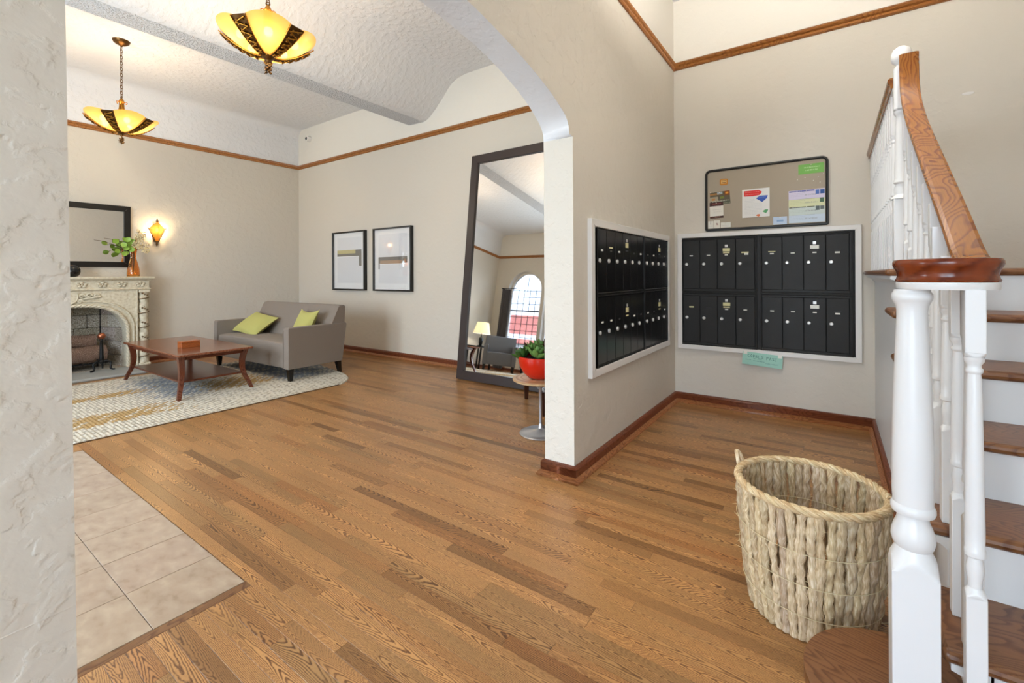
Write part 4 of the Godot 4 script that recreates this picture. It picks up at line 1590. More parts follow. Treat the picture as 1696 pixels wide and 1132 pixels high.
func flowers(at: Vector3) -> void:
	var t := thing("flower_arrangement", "loose arrangement of round green leaves and cream blossom twigs in the amber vase", "flowers", at)
	var r := RandomNumberGenerator.new()
	r.seed = 12
	var up := Vector3(0, 0.4, 0)
	var stems := [[-0.02, 0.66, -0.085], [0.03, 0.6, -0.13], [0.02, 0.53, -0.06], [0.04, 0.4, -0.16], [-0.03, 0.5, -0.02], [0.05, 0.34, -0.15], [0.05, 0.55, -0.1], [0.06, 0.45, -0.05]]
	var left_stems := [[0.06, 0.45, 0.18], [0.04, 0.48, 0.09], [0.06, 0.36, 0.16], [0.03, 0.31, 0.12], [0.02, 0.43, 0.03], [0.05, 0.51, 0.32]]
	for s in stems:
		var tip := Vector3(s[0], s[1], s[2])
		var pts := smooth_path([Vector3(0, 0.05, 0), up * 0.9, up.lerp(tip, 0.55) + Vector3(0.01, 0.03, 0), tip], 5)
		put("twig", MB.new().tube(pts, 0.0028, 5).done(), mats.twig, t)
		var bl := MB.new()
		for k in 44:
			var q := r.randf_range(0.42, 1.0)
			var p: Vector3 = pts[int(q * (pts.size() - 1))]
			p += Vector3(r.randf_range(-1, 1), r.randf_range(-1, 1), r.randf_range(-1, 1)) * 0.035
			bl.ball(p, Vector3.ONE * r.randf_range(0.005, 0.0125), 6, 4)
		put("blossom", bl.done(), mats.blossom, t).set_meta("kind", "stuff")
	var leaf := leaf_mesh(0.07, 0.066, 0.2, 0.001)
	for s in left_stems:
		var tip := Vector3(s[0], s[1], s[2])
		var pts := smooth_path([Vector3(0, 0.05, 0), up * 0.92, up.lerp(tip, 0.6) + Vector3(0.01, 0.02, 0), tip], 5)
		put("twig", MB.new().tube(pts, 0.003, 5).done(), mats.twig, t)
		if s[2] > 0.3:
			continue
		for k in 3:
			var p: Vector3 = pts[pts.size() - 1 - k * 3]
			var o := put("leaf", leaf, mats.leaf_green, t, p)
			o.basis = Basis(Vector3.BACK, -PI / 2 + r.randf_range(-0.2, 0.6)) * Basis(Vector3.RIGHT, r.randf_range(-0.4, 0.4)) * Basis(Vector3.UP, r.randf_range(0, TAU))


func sconce(at: Vector3, label: String) -> void:
	var t := thing("wall_sconce", label, "sconce", at)
	put("backplate", bx(Vector3(0.008, 0.0, 0), Vector3(0.016, 0.26, 0.07), 0.004), mats.bronze, t)
	# folded kite: ridge down the middle, open at the top against the wall
	var top := Vector3(0.06, 0.165, 0)
	var bottom := Vector3(0.03, -0.165, 0)
	var mid := Vector3(0.115, 0.045, 0)
	var g := MB.new()
	for s in [-1.0, 1.0]:
		var wing := Vector3(0.035, 0.06, s * 0.098)
		var h := Vector3(0.003, 0, 0)
		g.face([top, mid, wing], Vector3(1, 0.3, s))
		g.face([mid, bottom, wing], Vector3(1, -0.3, s))
		g.face([top - h, mid - h, wing - h], Vector3(-1, -0.3, -s))
		g.face([mid - h, bottom - h, wing - h], Vector3(-1, 0.3, -s))
	put("glass_shade", g.done(), mats.amber_dark, t)
	var tr := MB.new()
	for s in [-1.0, 1.0]:
		var wing := Vector3(0.037, 0.06, s * 0.1)
		var wave := []
		for k in 11:
			var q := k / 10.0
			wave.append(wing.lerp(bottom + Vector3(0.004, 0, 0), q) + Vector3(0, 0.006 * sin(k * 2.4), 0.004 * s * cos(k * 2.4)))
		tr.tube(wave, 0.007, 6)
		tr.tube([wing, wing + Vector3(0, 0.012, 0.012 * s)], 0.006, 6)
	tr.tube([bottom + Vector3(0.006, 0.05, 0), bottom, bottom - Vector3(0, 0.03, 0)], [0.012, 0.014, 0.005], 7)
	put("trim", tr.done(), mats.bronze, t)
	put("finial", MB.new().at(xf(Vector3(0.05, 0.16, 0))).lathe([Vector2(0, 0), Vector2(0.016, 0.0), Vector2(0.02, 0.012), Vector2(0.008, 0.02), Vector2(0.009, 0.034), Vector2(0.0, 0.055)], 10).done(), mats.bronze, t)
	put("bulb", MB.new().ball(Vector3(0.045, 0.04, 0), Vector3(0.018, 0.028, 0.018), 12, 8).done(), mats.bulb, t)
	lamp(at + Vector3(0.045, 0.04, 0), Color(1.0, 0.88, 0.68), 0.24, 0.02)


func rug() -> void:
	var t := thing("rug", "chunky woven jute rug, cream with tan and blue-grey bands, under the coffee table", "rug", Vector3(0, 0, 0))
	var m := MB.new()
	var x0 := -7.12
	var x1 := -4.63
	var z0 := -3.9
	var z1 := 0.35
	var st := 0.0098
	var nx := int((x1 - x0) / st)
	var nz := int((z1 - z0) / st)
	var nse := FastNoiseLite.new()
	nse.seed = 3
	nse.frequency = 1.0
	var rows := []
	var cols := []
	var cream := Color(0.5, 0.44, 0.345)
	var white := Color(0.6, 0.55, 0.46)
	var tan := Color(0.37, 0.23, 0.085)
	var blue := Color(0.27, 0.275, 0.29)
	for r in nz + 1:
		var z := z0 + st * r
		var row := PackedVector3Array()
		var crow := PackedColorArray()
		for k in nx + 1:
			var x := x0 + st * k
			# skewed far end with a rounded corner at the right
			var s := float(k) / nx
			var endz := -3.42 - 0.42 * (1.0 - s) + 0.28 * pow(s, 14.0)
			var zz := lerpf(endz, z1, float(r) / nz)
			var line := zz / 0.029
			var li := floorf(line)
			var ft := line - li
			var across := x / 0.034 + (0.5 if int(li) % 2 == 0 else 0.0) + nse.get_noise_2d(li * 3.1, x * 2.0) * 0.5
			var fa := across - floorf(across)
			var h := 0.003 + 0.012 * sqrt(maxf(0.0, sin(PI * ft))) * (0.55 + 0.45 * sin(PI * fa)) + 0.003 * nse.get_noise_2d(x * 60.0, zz * 60.0)
			if k == 0 or k == nx or r == 0 or r == nz:
				h = 0.0005
			row.append(Vector3(x, h, zz))
			# colours of the yarn
			var c := cream
			var tone := nse.get_noise_2d(floorf(across) * 7.7, li * 5.3)
			c = c.lerp(white, clampf(0.5 + tone, 0.0, 1.0))
			if fposmod(li * 0.731 + floorf(across) * 0.437, 1.0) < 0.2:
				c = c.lerp(Color(0.27, 0.24, 0.2), 0.7)
			var d := x1 - x
			var soft := nse.get_noise_2d(x * 3.0, zz * 1.3 + 40.0) * 0.1
			var tan_on := smoothstep(0.32, 0.42, d + soft) * (1.0 - smoothstep(0.72, 0.86, d + soft)) * smoothstep(-1.9, -1.35, zz) * 0.85
			tan_on = maxf(tan_on, smoothstep(1.4, 1.48, d + soft) * (1.0 - smoothstep(1.6, 1.7, d + soft)) * smoothstep(-2.0, -1.5, zz) * 0.9)
			tan_on = maxf(tan_on, smoothstep(0.75, 0.95, d + soft) * (1.0 - smoothstep(1.2, 1.5, d + soft)) * (1.0 - smoothstep(-2.3, -2.0, zz)) * smoothstep(-2.95, -2.6, zz) * 0.75)
			var blue_on := smoothstep(0.7, 1.1, d + soft) * (1.0 - smoothstep(2.0, 2.2, d)) * smoothstep(-2.25, -2.0, zz) * (1.0 - smoothstep(-1.9, -1.5, zz)) * 0.75
			blue_on = maxf(blue_on, smoothstep(0.55, 0.9, d + soft) * (1.0 - smoothstep(-2.95, -2.7, zz)) * 0.8)
			var pick := fposmod(li * 0.37 + floorf(across) * 0.61, 1.0)
			if pick < tan_on:
				c = c.lerp(tan, 0.9)
			if fposmod(pick * 7.3, 1.0) < blue_on * 0.8:
				c = c.lerp(blue, 0.85)

			crow.append(c)
		rows.append(row)
		cols.append(crow)
	m.grid(rows, false, false, true, cols)
	put("weave", m.done(), mats.rug, t).set_meta("kind", "stuff")
	var edge := []
	for k in 60:
		edge.append(Vector3(x1 + 0.004, 0.004, lerpf(-3.1, z1, k / 59.0)))
	put("bound_edge", MB.new().tube(edge, 0.0045, 5).done(), mats.twig, t)


func coffee_table() -> void:
	var t := thing("coffee_table", "reddish cherry coffee table with flared sabre legs and a lower shelf", "table", Vector3(-6.14, 0.008, -2.115))
	var w := 0.84
	var d := 0.36
	put("tabletop", MB.new().box(Vector3(0, 0.447, 0), Vector3(w * 2, 0.024, d * 2), 0.007).done(), mats.cherry_top, t)
	for s in [-1.0, 1.0]:
		put("apron", bx(Vector3(0, 0.413, s * (d - 0.055)), Vector3(w * 2 - 0.2, 0.044, 0.018), 0.002), mats.cherry, t)
		put("apron", bx(Vector3(s * (w - 0.095), 0.413, 0), Vector3(0.018, 0.044, d * 2 - 0.14), 0.002), mats.cherry, t)
	put("shelf", MB.new().box(Vector3(0, 0.165, 0), Vector3(w * 2 - 0.26, 0.02, d * 2 - 0.12), 0.004).done(), mats.cherry, t)
	for sx in [-1.0, 1.0]:
		for sz in [-1.0, 1.0]:
			var out := Vector3(sx * 0.8, 0, sz * 0.45).normalized()
			var frames := []
			for k in 13:
				var q := k / 12.0
				var y := 0.435 * (1.0 - q)
				var bow := -0.045 * sin(PI * clampf(q * 1.15, 0, 1)) + 0.075 * pow(q, 3.0)
				var base := Vector3(sx * (w - 0.085), y, sz * (d - 0.05)) + out * bow
				var hw := lerpf(0.027, 0.016, q)
				frames.append([base, Vector3.RIGHT * hw, Vector3.BACK * hw])
			put("leg", MB.new().sweep(frames, [Vector2(-1, -1), Vector2(1, -1), Vector2(1, 1), Vector2(-1, 1)]).done(), mats.cherry, t)
	var b := thing("wooden_box", "small orange-brown wooden box on the coffee table", "box", Vector3(-5.87, 0.467, -2.05), 0.05)
	put("body", bx(Vector3(0, 0.024, 0), Vector3(0.1, 0.048, 0.185), 0.003), mats.box_wood, b)
	put("lid", bx(Vector3(0, 0.06, 0), Vector3(0.102, 0.02, 0.187), 0.003), mats.box_wood, b)


func cushion_mesh(w: float, h: float, d: float, corner := 0.1) -> ArrayMesh:
	var m := MB.new()
	var n := 16
	for side in [1.0, -1.0]:
		var rows := []
		for r in n + 1:
			var v := r * 2.0 / n - 1.0
			var row := PackedVector3Array()
			for k in n + 1:
				var u := k * 2.0 / n - 1.0
				var e := maxf(0.0, (1.0 - pow(absf(u), 2.4)) * (1.0 - pow(absf(v), 2.4)))
				var pull := 1.0 - corner * (1.0 - u * u) * (v * v) 
				var pull2 := 1.0 - corner * (1.0 - v * v) * (u * u)
				row.append(Vector3(u * w / 2 * pull2, v * h / 2 * pull, side * d / 2 * pow(e, 0.55)))
			rows.append(row)
		m.grid(rows, false, false, side < 0.0)
	return m.done()


func sofa_parts(t: Node3D, w: float, depth: float, m: Material, leg_m: Material) -> void:
	# origin at the middle of the front on the floor; faces +z
	var arm := 0.1
	var inner := w - 2 * arm
	var side := [Vector2(0.0, 0.155), Vector2(0.0, 0.625), Vector2(-0.012, 0.637), Vector2(-depth - 0.005, 0.64), Vector2(-depth - 0.02, 0.625), Vector2(-depth + 0.045, 0.16), Vector2(-depth + 0.055, 0.15), Vector2(-0.01, 0.15)]
	for s in [-1.0, 1.0]:
		var q := []
		for p in side:
			q.append(Vector2(-p.x, p.y))
		var frames := []
		for k in 4:
			var zx: float = [0.0, 0.008, arm - 0.008, arm][k]
			var inset: float = [0.008, 0.0, 0.0, 0.008][k]
			frames.append([zx, inset])
		var rows := []
		var c := Vector2(depth / 2, 0.4)
		for fr in frames:
			var row := PackedVector3Array()
			for p in q:
				var dlt: Vector2 = (p - c)
				var pp: Vector2 = c + dlt * (1.0 - fr[1] / dlt.length())
				row.append(Vector3((s * w / 2 - arm / 2) - s * arm / 2 + fr[0] if true else 0.0, pp.y, -pp.x))
			rows.append(row)
		var mb := MB.new()
		for k in q.size():
			var strip := []
			for r in rows:
				strip.append(PackedVector3Array([r[k], r[(k + 1) % q.size()]]))
			mb.grid(strip, false, false, true)
		mb.face(Array(rows[0]), Vector3.LEFT)
		mb.face(Array(rows[-1]), Vector3.RIGHT)
		put("armrest", mb.done(), m, t)
		put("armrest_welt", MB.new().tube([Vector3(s * (w / 2 - arm) , 0.6, 0.001), Vector3(s * (w / 2 - arm), 0.16, 0.001)], 0.004, 5).done(), m, t)
	# seat: soft front edge, slightly crowned
	var rows := []
	var pf := smooth_path([Vector3(0, 0.155, -0.03), Vector3(0, 0.17, -0.022), Vector3(0, 0.3, -0.018), Vector3(0, 0.42, -0.022), Vector3(0, 0.445, -0.05), Vector3(0, 0.452, -0.14), Vector3(0, 0.45, -0.35), Vector3(0, 0.43, -depth + 0.12)], 3)
	for k in 13:
		var u := k / 12.0
		var x := (u - 0.5) * inner
		var row := PackedVector3Array()
		var crown := 0.012 * (1.0 - pow(absf(u * 2.0 - 1.0), 3.0))
		for p in pf:
			row.append(Vector3(x, p.y + (crown if p.y > 0.4 else 0.0), p.z))
		rows.append(row)
	put("seat", MB.new().grid(rows, false, false, true).done(), m, t)
	put("base", bx(Vector3(0, 0.25, -depth / 2 - 0.01), Vector3(inner - 0.01, 0.19, depth - 0.1), 0.01), m, t)
	# raked back
	var bp := [Vector2(depth - 0.32, 0.4), Vector2(depth - 0.1, 0.85), Vector2(depth - 0.085, 0.868), Vector2(depth - 0.06, 0.874), Vector2(depth + 0.0, 0.868), Vector2(depth + 0.012, 0.855), Vector2(depth - 0.01, 0.4), Vector2(depth - 0.05, 0.2), Vector2(depth - 0.2, 0.2)]
	var brows := []
	for k in 6:
		var x: float = [-w / 2 + 0.012, -w / 2 + 0.02, -w / 2 + 0.06, w / 2 - 0.06, w / 2 - 0.02, w / 2 - 0.012][k]
		var ins: float = [0.02, 0.008, 0.0, 0.0, 0.008, 0.02][k]
		var row := PackedVector3Array()
		var c := Vector2(depth - 0.1, 0.55)
		for p in bp:
			var dl: Vector2 = p - c
			var pp: Vector2 = c + dl * (1.0 - ins / dl.length())
			row.append(Vector3(x, pp.y, -pp.x))
		brows.append(row)
	var bm := MB.new().grid(brows, true, false, true)
	bm.face(Array(brows[0]), Vector3.LEFT)
	bm.face(Array(brows[-1]), Vector3.RIGHT)
	put("backrest", bm.done(), m, t)
	for sx in [-1.0, 1.0]:
		for z in [-0.05, -depth + 0.09]:
			var fr := []
			for k in 2:
				var hw: float = [0.019, 0.031][k]
				fr.append([Vector3(sx * (w / 2 - 0.045), 0.16 * k, z - (0.03 if z < -0.2 else 0.0) * (1 - k)), Vector3.RIGHT * hw, Vector3.BACK * hw])
			put("leg", MB.new().sweep(fr, [Vector2(-1, -1), Vector2(1, -1), Vector2(1, 1), Vector2(-1, 1)]).done(), leg_m, t)


func loveseat() -> void:
	var t := thing("loveseat", "taupe upholstered loveseat with straight arms and dark tapered legs by the fireplace", "sofa", Vector3(-6.095, 0.006, -2.775), 0.03)
	sofa_parts(t, 1.84, 0.78, mats.taupe_fabric, mats.dark_leg)
	var a := thing("throw_pillow", "lime green throw pillow lying back against the left arm of the loveseat", "pillow", Vector3(-6.63, 0.585, -3.12))
	a.basis = Basis.from_euler(Vector3(-0.95, 0.15, -0.16))
	put("cover", cushion_mesh(0.62, 0.42, 0.15), mats.lime_fabric, a)
	var b := thing("throw_pillow", "lime green throw pillow with upturned corners behind the right arm of the loveseat", "pillow", Vector3(-5.56, 0.62, -3.22))
	b.basis = Basis.from_euler(Vector3(-0.42, -0.12, 0.03))
	put("cover", cushion_mesh(0.52, 0.44, 0.14, 0.2), mats.lime_fabric, b)


func picture_print(flip: bool) -> ImageTexture:
	var im := Image.create(176, 196, false, Image.FORMAT_RGB8)
	im.fill(Color(0.9, 0.9, 0.9))
	im.fill_rect(Rect2i(18, 16, 140, 160), Color(0.845, 0.85, 0.86))
	im.fill_rect(Rect2i(18, 84, 140, 92), Color(0.83, 0.835, 0.845))
	if not flip:  # reflections in the glass, painted in as dark and olive bars
		im.fill_rect(Rect2i(18, 60, 140, 23), Color(0.3, 0.27, 0.2))
		im.fill_rect(Rect2i(18, 60, 106, 13), Color(0.72, 0.67, 0.38))
		im.fill_rect(Rect2i(144, 60, 14, 56), Color(0.31, 0.28, 0.21))
		im.fill_rect(Rect2i(18, 82, 126, 2), Color(0.95, 0.95, 0.94))
	else:  # reflections in the glass, painted in as dark and tan bars
		im.fill_rect(Rect2i(18, 90, 140, 20), Color(0.25, 0.22, 0.18))
		im.fill_rect(Rect2i(26, 101, 110, 11), Color(0.58, 0.43, 0.27))
		im.fill_rect(Rect2i(18, 90, 6, 40), Color(0.25, 0.23, 0.2))
		im.fill_rect(Rect2i(24, 112, 134, 2), Color(0.96, 0.96, 0.95))
	return ImageTexture.create_from_image(im)


func pictures() -> void:
	for k in 2:
		var x0 := -6.965 if k == 0 else -5.886
		var t := thing("framed_print", ["black framed print with glass reflections painted in as an olive band, nearer the room corner", "black framed print with glass reflections painted in as a tan band, nearer the leaning mirror"][k], "picture", Vector3(x0 + 0.435, 0, ZB))
		mitred_frame(t, Vector2(-0.435, 1.018), Vector2(0.435, 1.988), 0.024, 0.06, mats.frame_dark, Vector3.ZERO, false)
		var p := mat("print_%d" % k, Color(1, 1, 1), 0.75)
		p.albedo_texture = picture_print(k == 1)
		var m := MB.new()
		m.box(Vector3(0, 1.503, 0.018), Vector3(0.83, 0.93, 0.01))
		m.face([Vector3(-0.412, 1.041, 0.0265), Vector3(0.412, 1.041, 0.0265), Vector3(0.412, 1.965, 0.0265), Vector3(-0.412, 1.965, 0.0265)], Vector3.BACK, [Vector2(0, 1), Vector2(1, 1), Vector2(1, 0), Vector2(0, 0)])
		put("print", m.done(), p, t)
		put("pane", bx(Vector3(0, 1.503, 0.045), Vector3(0.826, 0.926, 0.003)), mats.pane, t)


func leaning_mirror() -> void:
	var t := thing("floor_mirror", "very tall dark wood framed mirror leaning against the wall behind the arch pillar", "mirror", Vector3(-2.95, 0.0, -4.115))
	t.rotation.x = -atan2(0.315, 2.74)
	t.position.y = 0.005
	mitred_frame(t, Vector2(-0.76, 0.0), Vector2(0.76, 2.765), 0.105, 0.045, mats.frame_purple, Vector3.ZERO, false)
	put("glass", bx(Vector3(0, 1.3825, 0.018), Vector3(1.33, 2.575, 0.008)), mats.glass_mirror, t)
	put("backing", bx(Vector3(0, 1.3825, 0.006), Vector3(1.45, 2.7, 0.01)), mats.frame_dark, t)


func chandelier(at: Vector3, label: String, turn: float) -> void:
	var t := thing("chandelier", label, "chandelier", at, turn, "")
	var up := TOP - at.y
	put("canopy", MB.new().lathe([Vector2(0.0, up - 0.07), Vector2(0.012, up - 0.066), Vector2(0.018, up - 0.055), Vector2(0.045, up - 0.045), Vector2(0.072, up - 0.025), Vector2(0.08, up - 0.006), Vector2(0.083, up), Vector2(0, up)], 24).done(), mats.bronze, t)
	var y := 0.43
	var k := 0
	var link := MB.new()
	var oval := []
	for j in 12:
		var a := TAU * j / 12
		oval.append(Vector3(cos(a) * 0.0115, sin(a) * 0.022, 0))
	link.tube(oval, 0.0036, 6, true)
	var lm := link.done()
	while y < up - 0.075:
		put("chain_link", lm, mats.bronze, t, Vector3(0, y, 0), Vector3(0, PI / 2 * (k % 2), 0))
		y += 0.034
		k += 1
	# neck: five stalks gathered under a crown
	put("hook", MB.new().tube(ring2(Vector3(0, 0.415, 0), 0.014, 12), 0.004, 6, true).done(), mats.bronze, t)
	put("crown", MB.new().lathe([Vector2(0.0, 0.402), Vector2(0.012, 0.4), Vector2(0.018, 0.39), Vector2(0.024, 0.376), Vector2(0.03, 0.36), Vector2(0.022, 0.35), Vector2(0.02, 0.33), Vector2(0.0, 0.325)], 14).done(), mats.brass, t)
	for j in 5:
		var a := TAU * j / 5 + 0.3
		var d := Vector3(cos(a), 0, sin(a))
		put("stalk", MB.new().tube(smooth_path([d * 0.014 + Vector3.UP * 0.36, d * 0.02 + Vector3.UP * 0.28, d * 0.036 + Vector3.UP * 0.2, d * 0.085 + Vector3.UP * 0.13, d * 0.15 + Vector3.UP * 0.1], 4), [0.009, 0.009, 0.009, 0.009, 0.01, 0.01, 0.01, 0.01, 0.011, 0.011, 0.011, 0.011, 0.011, 0.011, 0.01, 0.01, 0.01], 7).done(), mats.brass, t)
		var curl := []
		for q in 9:
			var b := q * 0.6
			curl.append(d * (0.024 + 0.022 * (1.0 - cos(b)) * 0.6) + Vector3.UP * (0.352 + 0.012 * sin(b)))
		put("leaf_curl", MB.new().tube(curl, 0.004, 5).done(), mats.brass, t)
	# bowl: glass slips between pierced metal straps
	var pr := func(s: float) -> Vector2:
		return Vector2(0.035 + 0.275 * pow(s, 0.85), 0.012 + 0.15 * pow(s, 1.45))
	for j in 5:
		var a0 := TAU * j / 5 + 0.3
		var outer := []
		var inner := []
		for r in 15:
			var row := PackedVector3Array()
			var row2 := PackedVector3Array()
			for c in 13:
				var q := c / 6.0 - 1.0
				var s := (r / 14.0) * (1.0 + 0.12 * (1.0 - q * q))
				var p: Vector2 = pr.call(s)
				var a := a0 + q * deg_to_rad(29.0)
				var bulge := 0.016 * (1.0 - q * q) * sin(PI * minf(s, 1.0))
				var d := Vector3(cos(a), 0, sin(a))
				row.append(d * (p.x + bulge) + Vector3.UP * (p.y - bulge * 0.5))
				row2.append(d * (p.x + bulge - 0.0025) + Vector3.UP * (p.y - bulge * 0.5 + 0.0035))
			outer.append(row)
			inner.append(row2)
		var gm := MB.new().grid(outer, false, false, false)
		gm.grid(inner, false, false, true)
		put("glass_slip", gm.done(), mats.amber_glass, t)
		var bp := Vector3(cos(a0), 0, sin(a0)) * 0.185 + Vector3.UP * 0.118
		put("bulb", MB.new().ball(bp, Vector3(0.03, 0.034, 0.03), 14, 10).done(), mats.bulb, t)
		lamp(at + Basis(Vector3.UP, turn) * bp, Color(1.0, 0.95, 0.85), 0.17, 0.022)
		# strap
		var a1 := a0 + TAU / 10.0
		var d1 := Vector3(cos(a1), 0, sin(a1))
		var t1 := Vector3(-sin(a1), 0, cos(a1))
		var sm := MB.new()
		var rows := []
		var back := []
		for r in 15:
			var s := r / 14.0
			var p: Vector2 = pr.call(s)
			var half := lerpf(0.02, 0.056, s)
			var row := PackedVector3Array()
			var row2 := PackedVector3Array()
			for c in 5:
				var q := c / 2.0 - 1.0
				row.append(d1 * (p.x + 0.008) + t1 * (q * half) + Vector3.UP * (p.y - 0.006 + 0.0025 * sin(r * 1.9 + c * 2.2)))
				row2.append(d1 * (p.x + 0.002) + t1 * (q * half) + Vector3.UP * (p.y + 0.002))
			rows.append(row)
			back.append(row2)
		sm.grid(rows, false, false, false)
		sm.grid(back, false, false, true)
		put("strap", sm.done(), mats.bronze, t)
		var orn := MB.new()
		for e in [-1.0, 1.0]:
			var rail_pts := []
			for r in 11:
				var s := r / 10.0
				var p: Vector2 = pr.call(s)
				rail_pts.append(d1 * (p.x + 0.01) + t1 * (e * lerpf(0.02, 0.056, s)) + Vector3.UP * (p.y - 0.006))
			orn.tube(rail_pts, 0.0045, 5)
		for r in range(1, 10):
			var s := r / 10.0
			var p: Vector2 = pr.call(s)
			var c := d1 * (p.x + 0.014) + Vector3.UP * (p.y - 0.012)
			var hw := lerpf(0.02, 0.056, s)
			orn.tube([c - t1 * hw * 0.8 * (1.0 if r % 2 == 0 else -1.0) - Vector3.UP * 0.01 - d1 * 0.012, c + d1 * 0.003, c + t1 * hw * 0.8 * (1.0 if r % 2 == 0 else -1.0) + Vector3.UP * 0.012 + d1 * 0.012], 0.0058, 5)
			orn.ball(c + t1 * hw * 0.4, Vector3.ONE * 0.0085, 6, 4)
			orn.ball(c - t1 * hw * 0.4, Vector3.ONE * 0.006, 6, 4)
		put("scrollwork", orn.done(), mats.brass, t)
	put("hub", MB.new().lathe([Vector2(0, -0.03), Vector2(0.012, -0.028), Vector2(0.016, -0.014), Vector2(0.034, -0.004), Vector2(0.05, 0.012), Vector2(0.04, 0.024), Vector2(0.0, 0.028)], 18).done(), mats.bronze, t)
	var fin := MB.new()
	fin.tube([Vector3(0, -0.02, 0), Vector3(0, -0.1, 0)], 0.006, 6)
	for j in 14:
		var a := j * 2.4
		fin.ball(Vector3(cos(a) * 0.016, -0.05 - 0.0045 * j, sin(a) * 0.016), Vector3(0.011, 0.009, 0.011), 7, 5)
		if j % 3 == 0:
			fin.tube([Vector3(cos(a) * 0.018, -0.05 - 0.0045 * j, sin(a) * 0.018), Vector3(cos(a) * 0.032, -0.062 - 0.0045 * j, sin(a) * 0.032)], [0.004, 0.002], 5)
	put("finial", fin.done(), mats.bronze, t)


func ring2(at: Vector3, r: float, n: int) -> Array:
	var o := []
	for k in n:
		o.append(at + Vector3(cos(TAU * k / n) * r, sin(TAU * k / n) * r, 0))
	return o


func plant_corner() -> void:
	var st := thing("side_table", "small round pedestal side table with a pale wood top and grey metal base", "table", Vector3(-1.885, 0, -3.05))
	put("base", MB.new().lathe([Vector2(0, 0), Vector2(0.165, 0), Vector2(0.168, 0.006), Vector2(0.163, 0.012), Vector2(0.12, 0.02), Vector2(0.05, 0.03), Vector2(0.022, 0.045), Vector2(0.013, 0.08), Vector2(0, 0.08)], 40).done(), mats.aluminium, st)
	put("stem", MB.new().lathe([Vector2(0.0125, 0.07), Vector2(0.0115, 0.2), Vector2(0.0125, 0.38), Vector2(0.03, 0.405), Vector2(0.06, 0.418), Vector2(0.0, 0.42)], 20).done(), mats.aluminium, st)
	put("tabletop", MB.new().lathe([Vector2(0, 0.418), Vector2(0.205, 0.418), Vector2(0.218, 0.426), Vector2(0.22, 0.434), Vector2(0.216, 0.44), Vector2(0, 0.44)], 48).done(), mats.birch, st)
	var p := thing("succulent_planter", "glossy red ceramic bowl planter filled with green succulents on the round side table", "planter", Vector3(-1.885, 0.44, -3.05))
	put("bowl", MB.new().lathe([Vector2(0, 0), Vector2(0.07, 0), Vector2(0.1, 0.01), Vector2(0.14, 0.05), Vector2(0.165, 0.1), Vector2(0.176, 0.155), Vector2(0.175, 0.175), Vector2(0.17, 0.178), Vector2(0.166, 0.172), Vector2(0.16, 0.14), Vector2(0, 0.135)], 44).done(), mats.red_glaze, p)
	put("soil", MB.new().lathe([Vector2(0, 0.16), Vector2(0.08, 0.158), Vector2(0.163, 0.145)], 24).done(), mats.soil, p)
	var r := RandomNumberGenerator.new()
	r.seed = 4
	var heads := [[-0.1, 0.16, 0.09, 0.1, 0], [0.03, 0.175, 0.11, 0.12, 1], [-0.02, 0.19, -0.02, 0.13, 1], [0.11, 0.17, -0.02, 0.1, 0], [-0.12, 0.17, -0.06, 0.1, 2], [0.02, 0.18, -0.12, 0.1, 0], [0.13, 0.16, 0.08, 0.09, 2], [-0.05, 0.2, 0.05, 0.08, 1], [0.05, 0.24, -0.03, 0.075, 2]]
	for h in heads:
		var ro := Node3D.new()
		ro.name = "succulent"
		p.add_child(ro, true)
		ro.position = Vector3(h[0], h[1], h[2])
		ro.rotation = Vector3(h[2] * 3.0, r.randf() * TAU, -h[0] * 3.0)
		var lm := leaf_mesh(h[3], h[3] * 0.5, 0.25, 0.012)
		var ms: Material = [mats.succulent_green, mats.succulent_light, mats.succulent_red][h[4]]
		for ringn in 3:
			var n: int = [8, 6, 4][ringn]
			for k in n:
				var o := put("leaf", lm, ms, ro, Vector3(0, 0.012 * ringn, 0), Vector3(-0.25 - 0.4 * ringn, TAU * k / n + ringn * 0.4, 0))
				o.scale = Vector3.ONE * (1.0 - 0.22 * ringn)
	# upholstered chair half hidden by the pillar
	var c := thing("accent_chair", "low chair in grey-white patterned fabric on dark wood legs, half hidden behind the side table", "chair", Vector3(-2.33, 0, -3.61), -0.71)
	# local +z faces the room, origin at the middle of the front edge
	put("seat", bx(Vector3(0, 0.32, -0.3), Vector3(0.62, 0.24, 0.6), 0.03), mats.patterned_fabric, c)
	put("backrest", MB.new().at(xf(Vector3(0, 0.56, -0.57), Vector3(-0.14, 0, 0))).box(Vector3.ZERO, Vector3(0.62, 0.42, 0.1), 0.03).done(), mats.patterned_fabric, c)
	for sx in [-1.0, 1.0]:
		for z in [-0.03, -0.56]:
			put("leg", MB.new().sweep([[Vector3(sx * 0.29, 0, z), Vector3.RIGHT * 0.016, Vector3.BACK * 0.016], [Vector3(sx * 0.285, 0.21, z), Vector3.RIGHT * 0.026, Vector3.BACK * 0.026]], [Vector2(-1, -1), Vector2(1, -1), Vector2(1, 1), Vector2(-1, 1)]).done(), mats.chair_leg, c)


